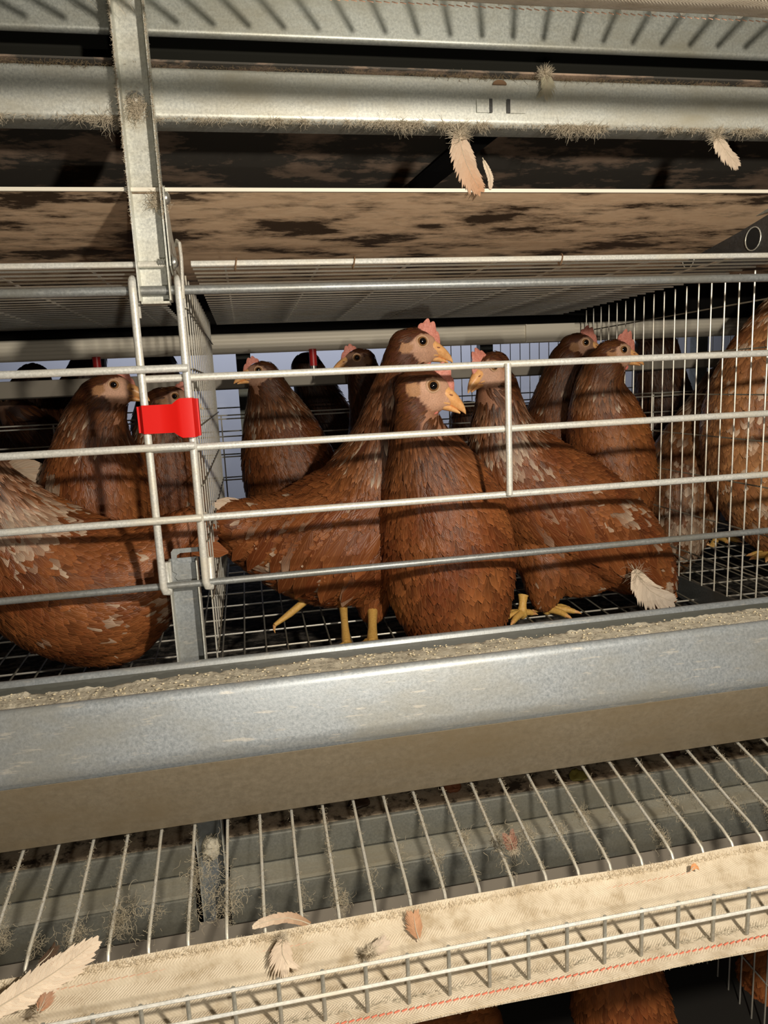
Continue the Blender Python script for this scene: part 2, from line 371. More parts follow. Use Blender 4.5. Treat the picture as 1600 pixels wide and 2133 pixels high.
side_bracket(-0.080, 'dark steel side bracket behind the hanging post', 0.03)
db = MB(); sa, sb = P(1034,268,Y=0.05), P(872,398,Y=0.22); V = [q+np.array([dx, 0, dz]) for q in (sa, sb) for dx, dz in ((-0.013, 0), (0.013, 0), (0.013, 0.008), (-0.013, 0.008))]
db.add(V, [(0,1,2,3),(7,6,5,4),(0,4,5,1),(1,5,6,2),(2,6,7,3),(3,7,4,0)])
props(obj('roof_strut', db, simple('black_steel', (0.006, 0.006, 0.006), 0.95, 0, 0.1)), 'black strut running back under the dark panel behind the bright cross beam', 'brace')

# ================================================================ belts and panels above the cage
mp = thing('manure_belt', (0.3, 0.3, 1.45), 'stained brown plastic belt over the cage roof with a thin white front edge', 'belt')
mb = MB(); mb.sheet([(0.001, 1.4795), (0.10, 1.461), (0.20, 1.446), (0.30, 1.436), (0.32, 1.438), (0.33, 1.45), (0.32, 1.47)], XL, XR, 0.002); obj('belt_sheet', mb, BELTU, mp)
props(obj('roof_shade_sheet', MB().box((XL, 0.345, 1.455), (XR, 0.64, 1.458)), simple('roof_shade_black', (0.012, 0.011, 0.01), 0.95, 0, 0.1)), 'black sheet standing for shade over the rear half of the cage roof', 'panel')  # near-black sheet painted for the dark behind the roof wires
obj('white_edge', MB().box((XL, -0.0012, 1.4790), (XR, 0.0012, 1.4822)), WHITEP, mp)
mb = MB(); mb.sheet([(0.016, 1.592), (0.2, 1.553), (0.45, 1.515), (0.8, 1.50)], XL, XR, 0.002)
props(obj('deflector_panel', mb, DARKP), 'dark dirty plastic panel with painted light patches between the cross beam and the white-edged belt', 'panel')

# ================================================================ meshes of cage roof, floor, partitions, back
S1 = 0.0268
def wire_grid(fixed, u0, u1, v0, v1, su, sv, r, fu, curve=None):
    mb = MB(); 
    u = u0
    while u <= u1+1e-6: mb.tube([fu(u, v0), fu(u, v1)], r, 6); u += su
    v = v0
    while v <= v1+1e-6: mb.tube([fu(u0, v), fu(u1, v)], r, 6); v += sv
    return mb
def cage_roof(x0, x1, label):
    t = thing('roof_mesh', ((x0+x1)/2, 0.3, 1.415), label, 'wire mesh')
    mb = MB(); mb.tube([(x0, -0.002, 1.4165), (x1+0.03, -0.002, 1.4165)], 0.0028, 8); obj('front_wire', mb, BAR, t)
    mb = MB(); y = 0.018
    while y < 0.62: mb.tube([(x0, y, 1.4150), (x1, y, 1.4150)], 0.00105, 6); y += 0.0235
    x = x0+0.03
    while x < x1: mb.tube([(x, -0.002, 1.4175), (x, 0.62, 1.4175)], 0.0012, 6); x += 0.0895
    obj('wires', mb, ROOFW, t)
    for k in range(3):
        xx = x0+[0.04, 0.36, 0.15][k]; mb = MB(); mb.tube([(xx+0.001*math.sin(a), -0.001+0.0042*math.cos(a), 1.4155+0.0055*math.sin(a)) for a in np.linspace(0, 6.28, 13)], 0.0008, 6); obj('wire_tie', mb, RUST, t)
cage_roof(-0.040, 0.592, 'grid of bright wires roofing the right cage')
cage_roof(-0.70, -0.092, 'shaded grid of wires roofing the left cage')
def partition(x, label, r=0.0011, wz=(1.045, 1.10, 1.158, 1.213, 1.268, 1.323, 1.378), m=WIRE, zlo=0.99):
    t = thing('partition_mesh', (x, 0.27, zlo), label, 'wire mesh')
    mb = MB(); y = 0.006 if x < 0.2 else 0.022
    while y < 0.53: mb.tube([(x, y, max(zf(y), zlo)+0.004), (x, y, 1.413)], r, 6); y += S1 if x > 0.2 else 0.036
    obj('upright_wires', mb, m, t)
    mb = MB()
    for z in wz: mb.tube([(x+r*1.9, 0.0, z), (x+r*1.9, 0.53, z)], r, 6)
    obj('cross_wires', mb, DULLW if r < 0.0012 else m, t)
    return t
partition(-0.049, 'dense wire partition seen edge on beside the left door', r=0.00085, zlo=1.03)
pt = partition(0.600, 'wire partition of thin upright wires at the right end of the cage', 0.0010)
obj('foot_plate', MB().box((0.598, 0.0, 0.968), (0.6025, 0.53, 1.006)), galvanised('foot_steel', (0.06, 0.065, 0.065), (0.11, 0.115, 0.11), 0.3, 0.5), pt)

fl = thing('floor_mesh', (0.3, 0.3, 0.975), 'sloping wire floor of the cage under the hens', 'wire mesh')
mb = MB(); x = XL
while x < XR: mb.tube([(x, 0.0, zf(0)), (x, 0.55, zf(0.55))], 0.0011, 6); x += S1
obj('lengthwise_wires', mb, DULLW, fl)
mb = MB(); y = 0.06
while y < 0.55: mb.tube([(XL, y, zf(y)-0.0022), (XR, y, zf(y)-0.0022)], 0.0012, 6); y += 0.055
obj('cross_wires', mb, WIRE, fl)

bk = thing('back_mesh', (0.3, 0.555, 1.0), 'wire back wall of the cage behind the hens', 'wire mesh')
mb = MB()
for z in (1.03, 1.07, 1.11, 1.15, 1.19, 1.225, 1.255, 1.261): mb.tube([(XL, 0.555, z), (XR, 0.555, z)], 0.0013, 6)
x = XL+0.03
while x < XR: mb.tube([(x, 0.557, 1.0), (x, 0.557, 1.262)], 0.0013, 6); x += 0.135
obj('wires', mb, WIRE, bk)
mb = MB(); mb.sheet(fillet([(0.563, 1.366), (0.556, 1.368), (0.556, 1.392), (0.563, 1.394)], 0.002), XL, XR, 0.003)
for z in (1.371, 1.377, 1.383, 1.389): mb.tube([(XL, 0.5545, z), (XR, 0.5545, z)], 0.0024, 8)
wp = thing('water_rail', (0.3, 0.556, 1.366), 'ribbed pale plastic water rail running behind the hens under the roof', 'pipe')
obj('ribbed_pipe', mb, PVC, wp)
mb = MB(); mb.box((0.505, 0.549, 1.364), (0.5065, 0.556, 1.396)); mb.box((0.507, 0.551, 1.3645), (0.60, 0.5555, 1.3955)); obj('joint_sleeve', mb, PVC, wp)
for i, x in enumerate((-0.235, 0.118)):
    n = thing('nipple_drinker', (x, 0.55, 1.33), ['red nipple drinker hanging left of the left door', 'red nipple drinker hanging above the dark hen in the middle', 'red nipple drinker hidden behind the hens on the right', 'red nipple drinker in the right neighbour cage'][i], 'drinker', 'nipple drinkers under the water rail')
    mb = MB(); mb.tube([(x, 0.552, 1.366), (x, 0.552, 1.338)], 0.0065, 14); obj('red_cap', mb, REDN, n)
    mb = MB(); mb.tube([(x, 0.552, 1.338), (x, 0.552, 1.322)], [0.0045, 0.0035], 12); mb.tube([(x, 0.552, 1.322), (x, 0.552, 1.315)], 0.0012, 8); obj('steel_pin', mb, BOLT, n)
gb = MB(); gb.sheet(fillet([(0.575, 1.333), (0.565, 1.333), (0.563, 1.306), (0.575, 1.304)], 0.002), XL, XR, 0.002)
props(obj('back_bar', gb, GREYP), 'flat grey bar crossing behind the heads of the hens', 'bar')

# far row of cages
def far_panel(name, y0, y1, z, m, label, cat): return props(obj(name, MB().box((-1.6, y0, z), (2.2, y1, z+0.004)), m), label, cat)
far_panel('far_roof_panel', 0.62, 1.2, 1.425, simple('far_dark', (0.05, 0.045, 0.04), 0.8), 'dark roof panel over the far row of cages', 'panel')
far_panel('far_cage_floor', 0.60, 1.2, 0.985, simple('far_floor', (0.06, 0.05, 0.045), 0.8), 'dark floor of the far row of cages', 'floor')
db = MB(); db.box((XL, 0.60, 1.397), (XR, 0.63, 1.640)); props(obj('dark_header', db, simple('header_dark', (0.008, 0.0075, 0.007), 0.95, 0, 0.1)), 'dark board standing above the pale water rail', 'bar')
ff = thing('far_cage_front', (0.3, 1.2, 1.0), 'thin wire front of the far row of cages against the blue light', 'wire mesh')
mb = MB()
for z in (1.02, 1.08, 1.14, 1.20, 1.26, 1.32, 1.40): mb.tube([(-1.6, 1.2, z), (2.2, 1.2, z)], 0.002, 6)
x = 0.55
while x < 1.9: mb.tube([(x, 1.19, 1.22), (x, 1.19, 1.42)], 0.0012, 6); x += 0.028
obj('wires', mb, WIRE, ff)
for i, x in enumerate((-0.62, 0.0, 0.64, 1.28)):
    mb = MB(); mb.box((x-0.018, 1.16, 0.6), (x+0.018, 1.19, 1.9)); props(obj('far_post', mb, GALVD), ['dim steel post of the far row at the left edge', 'dim steel post of the far row behind the door', 'dim steel post of the far row behind the right hens', 'dim steel post of the far row at the right edge'][i], 'post', 'posts of the far row')

# belt under the wire floor
props(obj('under_belt', MB().box((XL, 0.03, 0.872), (XR, 1.2, 0.876)), UNDERM), 'soiled dark belt with pale blotches lying under the wire floor', 'belt')

# ================================================================ cage front: rails, doors, clip
mb = MB(); mb.tube([(XL, 0.0, 1.394), (XR, 0.0, 1.394)], 0.0042, 12)
props(obj('top_rail', mb, RAILM), 'grey round rail along the top of the cage front that the doors hang on', 'rail')
mb = MB(); mb.tube([(XL, -0.002, 1.117), (XR, -0.002, 1.117)], 0.0036, 12)
props(obj('lower_rail', mb, RAILM), 'grey round rail low across the cage front just above the trough', 'rail')
BR = 0.0036
def hooked_rod(x, y, ztop, zbot, side):
    top = [(x, 0.006, ztop-0.030), (x, 0.0065, ztop-0.004)]+[(x, -0.001+0.0075*math.cos(a), ztop-0.004+0.0075*math.sin(a)) for a in np.linspace(0.3, 2.8, 6)]
    s = side*0.0045
    bot = [(x, y, zbot+0.006), (x+s*0.3, y+0.001, zbot+0.001), (x+s*0.8, y+0.005, zbot-0.001), (x+s, y+0.010, zbot+0.004), (x+s, y+0.011, zbot+0.028)]
    mb = MB(); mb.tube(top+[(x, y, ztop-0.012)]+bot, BR*1.02, 10); return mb
dl = thing('cage_door', (-0.4, -0.010, 1.11), 'left sliding cage door of zinc bars, overlapping the right one at the red clip', 'door', 'sliding cage doors')
obj('edge_rod', hooked_rod(-0.0525, -0.009, 1.4005, 1.1135, 1), BAR, dl)
for z, dz in ((1.3235, -0.0015), (1.2525, -0.002), (1.184, 0)):
    mb = MB(); mb.tube([(-0.0505, -0.0155, z+dz*0.0), (-0.70, -0.0155, z+0.0005)], BR, 10); obj('bar', mb, BAR, dl)
dr = thing('cage_door', (0.25, -0.004, 1.11), 'right sliding cage door of zinc bars in front of the hens', 'door', 'sliding cage doors')
obj('edge_rod', hooked_rod(-0.0925, -0.009, 1.4005, 1.1120, 1), BAR, dr)
for z in (1.3150, 1.2500, 1.1820):
    mb = MB(); mb.tube([(-0.0925, -0.0035, z), (0.75, -0.0035, z)], BR, 10); obj('bar', mb, BAR, dr)
mb = MB(); mb.tube([(0.2595, -0.0095, 1.3155), (0.2595, -0.0095, 1.1820)], BR*0.92, 10); obj('middle_rod', mb, BAR, dr)

# red clip
pc = [(-0.0985, 1.2905, 1.2665), (-0.0945, 1.2915, 1.2655), (-0.079, 1.2915, 1.2655), (-0.0675, 1.2915, 1.2655), (-0.0635, 1.2945, 1.2625), (-0.0600, 1.2965, 1.2605), (-0.0490, 1.2965, 1.2605), (-0.0455, 1.2955, 1.2612)]
yc = [-0.010, -0.0155, -0.0165, -0.0175, -0.0195, -0.0205, -0.0205, -0.012]
ct = thing('lock_clip', (-0.072, -0.015, 1.26), 'bright red plastic clip joining the two cage doors', 'clip')
mb = MB(); V = []
for (x, zt, zb), y in zip(pc, yc): V += [(x, y, zb), (x, y, zt), (x, y+0.0022, zt), (x, y+0.0022, zb)]
F = []
for i in range(len(pc)-1):
    for k in range(4): F.append((i*4+k, i*4+(k+1) % 4, (i+1)*4+(k+1) % 4, (i+1)*4+k))
F += [(3, 2, 1, 0), tuple((len(pc)-1)*4+k for k in range(4))]; mb.add(V, F); obj('clip_plate', mb, RED, ct)
for x in (-0.0985, -0.0455):
    zt, zb = (1.2905, 1.2665) if x < -0.07 else (1.2955, 1.2612)
    mb = MB(); mb.box((x-0.001, -0.011, zb), (x+0.001, 0.004, zt)); obj('clip_side', mb, RED, ct)

# ================================================================ trough
tr = thing('feed_trough', (0.3, -0.09, 0.95), 'long galvanised feed trough with feed dust streaks across the cage front', 'trough')
pr = fillet([(-0.1490, 1.0655), (-0.1478, 1.0712), (-0.1530, 1.0722), (-0.1565, 1.0680), (-0.1680, 1.0230), (-0.1420, 0.9515), (-0.070, 0.9660), (-0.040, 0.985), (-0.0300, 1.0380), (-0.0265, 1.0465), (-0.0215, 1.0440)], 0.006, 5)
obj('trough_body', MB().sheet(pr, XL, XR, 0.0014), TROUGHM, tr)
obj('dark_inside', MB().sheet([(-0.0425, 0.988), (-0.0345, 1.0330), (-0.0312, 1.0425)], XL, XR, 0.0012), INSIDE, tr)
obj('trough_underside', MB().sheet([(-0.1684, 1.0160), (-0.1640, 1.0030), (-0.1435, 0.9510), (-0.1410, 0.9500)], XL, XR, -0.0006), TROUGHU, tr)
def feed_mesh():
    nx, ny = 900, 16; V = []; F = []
    for i in range(nx+1):
        x = -0.35+1.05*i/nx
        for j in range(ny+1):
            t = j/ny; y = -0.1495+0.100*t
            z = 1.0600-0.012*t**1.5-(0.02*(t-0.75)*4 if t > 0.75 else 0)+0.0024*noise.noise(Vector((x*60, y*140, 3)))+0.0016*noise.noise(Vector((x*230, y*300, 9)))+0.003*noise.noise(Vector((x*9, 0, 5)))
            V.append((x, y, z))
    for i in range(nx):
        for j in range(ny): a = i*(ny+1)+j; F.append((a, a+1, a+ny+2, a+ny+1))
    return MB().add(V, F)
props(obj('ground_feed', feed_mesh(), FEED), 'cream coloured ground feed heaped along inside the trough', 'feed', kind='stuff')
cr = MB()
for _ in range(1100):
    x = random.uniform(-0.32, 0.66); t = random.random()**1.5*0.75; y = -0.149+0.100*t; s = random.uniform(0.0003, 0.0009)
    z = 1.0612-0.012*t**1.5+0.003*noise.noise(Vector((x*9, 0, 5))); cr.ball((x, y, z), (s*1.4, s, s*0.8), 5, 3)
props(obj('feed_crumbs', cr, simple('feed_crumb', (0.80, 0.70, 0.48), 0.95)), 'loose crumbs scattered on the feed in the trough', 'feed', kind='stuff')

# ================================================================ egg belt tray below the trough
et = thing('egg_tray', (0.3, -0.12, 0.92), 'row of lint-hung floor wires bending down behind the egg belt', 'wire tray')
path = [(0.0, zf(0)), (-0.20, zf(-0.20)), (-0.226, zf(-0.222)), (-0.238, 0.9215), (-0.2445, 0.9120), (-0.2475, 0.895), (-0.248, 0.870)]
first = None; XW = []; x = -0.338
while x < 0.64:
    XW.append(x)
    if first is None:
        mb = MB(); mb.tube([(x, a, b) for a, b in path], 0.0013, 8); first = obj('tray_wire', mb, WIRE, et)
    else: copy_part(first, et, x-XW[0])
    x += S1
mb = MB(); mb.tube([(XL, -0.243, 0.882), (XR, -0.243, 0.882)], 0.0014, 6); obj('cross_wire', mb, WIRE, et)

BZ = [(-0.2475, 0.9245), (-0.256, 0.9185), (-0.275, 0.9120), (-0.300, 0.9095), (-0.330, 0.9135)]
def egg_belt(dy, dz, name, label):
    t = thing(name, (0.3, -0.29+dy, 0.91+dz), label, 'belt')
    pr = [(a+dy, b+dz) for a, b in fillet(BZ, 0.01, 4)]
    n = 240; V = []; F = []; P2 = np.array(pr); k = len(pr)
    for j in range(n+1):
        x = XL+(XR-XL)*j/n
        for (a, b) in P2: V.append((x, a+0.0012*noise.noise(Vector((x*6, a*3, dz))), b+0.0016*noise.noise(Vector((x*14, a*22, dz)))))
    for j in range(n+1):
        x = XL+(XR-XL)*j/n
        for (a, b) in P2: V.append((x, a+0.0012*noise.noise(Vector((x*6, a*3, dz))), b-0.0022+0.0016*noise.noise(Vector((x*14, a*22, dz)))))
    o2 = (n+1)*k
    for j in range(n):
        for i in range(k-1):
            a = j*k+i; F.append((a, a+1, a+k+1, a+k)); F.append((o2+a, o2+a+k, o2+a+k+1, o2+a+1))
        for i in (0, k-1):
            a = j*k+i; F.append((a, a+k, o2+a+k, o2+a))
    obj('fabric', MB().add(V, F), FABRIC, t)
    for yy, zz, r in ((-0.3215, 0.9122, 0.00055), (-0.2575, 0.9170, 0.0003)):
        mb = MB(); x = XL
        for sgn in (1, -1):
            x = XL
            while x < XR:
                mb.tube([(x, yy+dy+0.0012*noise.noise(Vector((x*6, yy*3, 0))), zz+dz+(0.0006 if sgn > 0 else -0.0030)), (x+0.0036, yy+dy+0.0005, zz+dz+(0.0010 if sgn > 0 else -0.0034))], r, 5); x += 0.0048
        obj('red_thread', mb, THREAD if yy < -0.3 else THREADP, t)
    return t
eb = egg_belt(0, 0, 'egg_belt', 'cream woven egg belt with a red thread at the bottom of the photo')
eb2 = egg_belt(0.0, 0.602, 'egg_belt', 'underside of the upper egg belt with red stitches in the top right corner')

gd = thing('belt_guard', (0.3, -0.318, 0.91), 'wire guard of two rails and short posts standing on the cream belt', 'wire guard')
for z in (0.9480, 0.9320):
    mb = MB(); mb.tube([(XL, -0.3180, z), (XR, -0.3180, z)], 0.00115, 8); obj('guard_rail', mb, BAR, gd)
f2 = None; x = -0.330
while x < 0.45:
    if f2 is None:
        x0g = x; mb = MB(); mb.tube([(x, -0.3165, 0.9482), (x, -0.3165, 0.9130), (x, -0.3145, 0.9112)], 0.00135, 8); f2 = obj('guard_post', mb, galvanised('guard_wire', (0.30, 0.30, 0.26), (0.46, 0.45, 0.40), 0.4, 0.5), gd)
    else: copy_part(f2, gd, x-x0g)
    x += S1
# upper tier's tray wires, whose shadows fall on the top channel
et2 = thing('upper_tray_wires', (0.3, -0.1, 1.52), 'wires of the upper egg tray just above the photo, casting stripes', 'wire tray')
mb = MB(); x = -0.5
while x < 1.1: mb.tube([(x, -0.100, 1.596), (x, -0.20, 1.600), (x, -0.25, 1.612)], 0.0026, 6); x += 0.0268
obj('wires', mb, WIRE, et2)
mb = MB(); mb.box((XL, -0.2, 1.700), (XR, 0.1, 1.705)); props(obj('upper_trough_bottom', mb, GALVD), 'underside of the upper feed trough above the top of the photo', 'trough')

# ================================================================ strips under the tray and the lower cage
LITDUST = galvanised('lit_dusty_metal', (0.34, 0.33, 0.27), (0.46, 0.44, 0.36), 0.1, 0.8, 0.2)  # dusty strip top, painted lighter for the light from above
def strip(name, prof, m, label, x0, x1):
    return props(obj(name, MB().sheet(fillet(prof, 0.002, 3), x0, x1, 0.0014), m), label, 'metal strip')
for k, (x0, x1, side) in enumerate(((XL, -0.0895, 'left'), (-0.0555, XR, 'right'))):
    strip('upper_strip', [(0.006, 0.8355), (0.000, 0.8350), (-0.002, 0.8040), (0.02, 0.8015)], STRIP, f'upper grey metal strip under the tray wires, {side} of the lower post', x0, x1)
    strip('lower_strip', [(0.004, 0.8020), (-0.032, 0.7980), (-0.034, 0.7620), (-0.02, 0.7600)], STRIP, f'lower dusty metal strip with a flat top, {side} of the lower post', x0, x1)
    t_ = D.objects[[o.name for o in D.objects if o.name.startswith('lower_strip')][-1]]; obj('lit_dusty_top', MB().box((x0, -0.0315, 0.7996), (x1, -0.0025, 0.8036)), LITDUST, t_)
    props(obj('dirt_layer', MB().box((x0, 0.004, 0.8320), (x1, 0.5, 0.8362)), MANURE), f'crusted brown manure showing behind the upper strip, {side} of the lower post', 'manure', kind='stuff')
props(obj('pale_backing_board', MB().box((XL, -0.0225, 0.690), (XR, -0.0185, 0.7590)), PALEW), 'pale board under the lower strip just behind the fluffy belt edge', 'board')
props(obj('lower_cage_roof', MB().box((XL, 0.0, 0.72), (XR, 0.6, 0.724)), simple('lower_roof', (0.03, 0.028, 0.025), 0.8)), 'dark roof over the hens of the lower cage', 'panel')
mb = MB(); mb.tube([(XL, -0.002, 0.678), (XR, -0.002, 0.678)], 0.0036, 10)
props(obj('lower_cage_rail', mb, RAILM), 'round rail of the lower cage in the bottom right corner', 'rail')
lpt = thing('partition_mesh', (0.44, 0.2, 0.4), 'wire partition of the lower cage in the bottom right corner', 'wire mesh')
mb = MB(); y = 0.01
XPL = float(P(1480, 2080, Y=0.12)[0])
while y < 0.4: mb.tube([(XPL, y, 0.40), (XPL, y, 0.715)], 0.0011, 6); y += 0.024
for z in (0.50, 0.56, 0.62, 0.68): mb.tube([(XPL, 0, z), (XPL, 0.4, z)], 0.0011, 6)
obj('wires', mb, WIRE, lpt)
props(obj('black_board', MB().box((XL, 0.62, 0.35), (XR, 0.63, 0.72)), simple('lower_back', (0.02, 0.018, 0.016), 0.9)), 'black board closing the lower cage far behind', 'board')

props(obj('lower_blocker_plate', MB().box((XL, 0.0, 0.42), (XR, 0.62, 0.424)), simple('lower_blocker_dark', (0.02, 0.018, 0.015), 0.9)), 'dark plate added under the lower cage to block the far light', 'floor')  # added plate, keeps the far aisle light out of the lower cage
# ================================================================ hens
ico_v = None
def ico():
    global ico_v
    if ico_v is None:
        bm = bmesh.new(); bmesh.ops.create_icosphere(bm, subdivisions=3, radius=1.0)
        bm.verts.ensure_lookup_table(); ico_v = (np.array([v.co[:] for v in bm.verts]), [tuple(v.index for v in f.verts) for f in bm.faces]); bm.free()
    return ico_v
def catmull(nodes, sub=6):
    P_ = np.array(nodes, float); n = len(P_); out = []
    for i in range(n-1):
        p0 = P_[max(i-1, 0)]; p1 = P_[i]; p2 = P_[i+1]; p3 = P_[min(i+2, n-1)]
        for k in range(sub):
            t = k/sub; out.append(0.5*((2*p1)+(-p0+p2)*t+(2*p0-5*p1+4*p2-p3)*t*t+(-p0+3*p1-3*p2+p3)*t**3))
    out.append(P_[-1]); return np.array(out)
def remesh(mb, voxel, smooth=5):
    me = D.meshes.new('tmp'); me.from_pydata(mb.v, [], mb.f); o = D.objects.new('tmp', me); COL.objects.link(o)
    r = o.modifiers.new('r', 'REMESH'); r.mode = 'VOXEL'; r.voxel_size = voxel
    s = o.modifiers.new('s', 'SMOOTH'); s.factor = 0.5; s.iterations = smooth
    dg = bpy.context.evaluated_depsgraph_get(); dg.update(); out = D.meshes.new_from_object(o.evaluated_get(dg), depsgraph=dg)
    D.objects.remove(o); D.meshes.remove(me); return out
def rot_frame(yaw, pitch):
    """F = facing, S = left side, U = up; yaw 0 = +X, 90 = away from the aisle, pitch up"""
    y, p = math.radians(yaw), math.radians(pitch)
    F = np.array([math.cos(y)*math.cos(p), math.sin(y)*math.cos(p), math.sin(p)])
    S = np.array([-math.sin(y), math.cos(y), 0]); U = np.cross(F, S); return np.stack([F, S, U], 1)

class Feathers:
    """a coat of single feather blades in one mesh: verts, faces, colour and blade coordinates"""
    ST, AC = 6, 3
    def __init__(s): s.v = []; s.c = []; s.uv = []; s.n = 0
    def blade(s, centers, sides, ups, width, col_base, col_tip, asp, taper=1.0, cup=0.16):
        prof = [0.30, 0.80, 1.0, 0.98, 0.78, 0.10] if taper >= 1 else [0.35, 0.85, 1.0, 0.85, 0.50, 0.06]
        for k in range(6):
            t = k/5; w_ = width*0.5*prof[k]
            for a in (-1, 0, 1):
                s.v.append(centers[k]+sides[k]*(a*w_)+ups[k]*(-abs(a)*w_*cup*2))
                s.c.append(col_base*(1-t*t)+col_tip*t*t); s.uv.append((t, a, asp))
        s.n += 1
    def build(s, name, m, parent):
        v = np.array(s.v); c = np.array(s.c); uv = np.array(s.uv); org = ORIG[parent.name] if parent is not None else v.mean(0)
        base = np.array([(k*3+a, k*3+a+1, k*3+a+4, k*3+a+3) for k in range(5) for a in (0, 1)])
        f = (base[None]+18*np.arange(s.n)[:, None, None]).reshape(-1, 4)
        me = D.meshes.new(name); me.vertices.add(len(v)); me.vertices.foreach_set('co', (v-org).astype('f').ravel())
        me.loops.add(len(f)*4); me.loops.foreach_set('vertex_index', f.ravel().astype('i'))
        me.polygons.add(len(f)); me.polygons.foreach_set('loop_start', np.arange(0, len(f)*4, 4, dtype='i')); me.polygons.foreach_set('loop_total', np.full(len(f), 4, 'i'))
        me.update(calc_edges=True); me.validate()
        a = me.attributes.new('col', 'FLOAT_COLOR', 'POINT'); a.data.foreach_set('color', np.concatenate([np.clip(c, 0, 1), np.ones((len(c), 1))], 1).astype('f').ravel())
        a = me.attributes.new('fuv', 'FLOAT_VECTOR', 'POINT'); a.data.foreach_set('vector', uv.astype('f').ravel())
        me.materials.append(m); me.polygons.foreach_set('use_smooth', [True]*len(me.polygons))
        o = D.objects.new(name, me); COL.objects.link(o)
        if parent is not None: o.parent = parent
        else: o.location = org
        ORIG[o.name] = org; return o
def unit(a): return a/(np.linalg.norm(a)+1e-12)

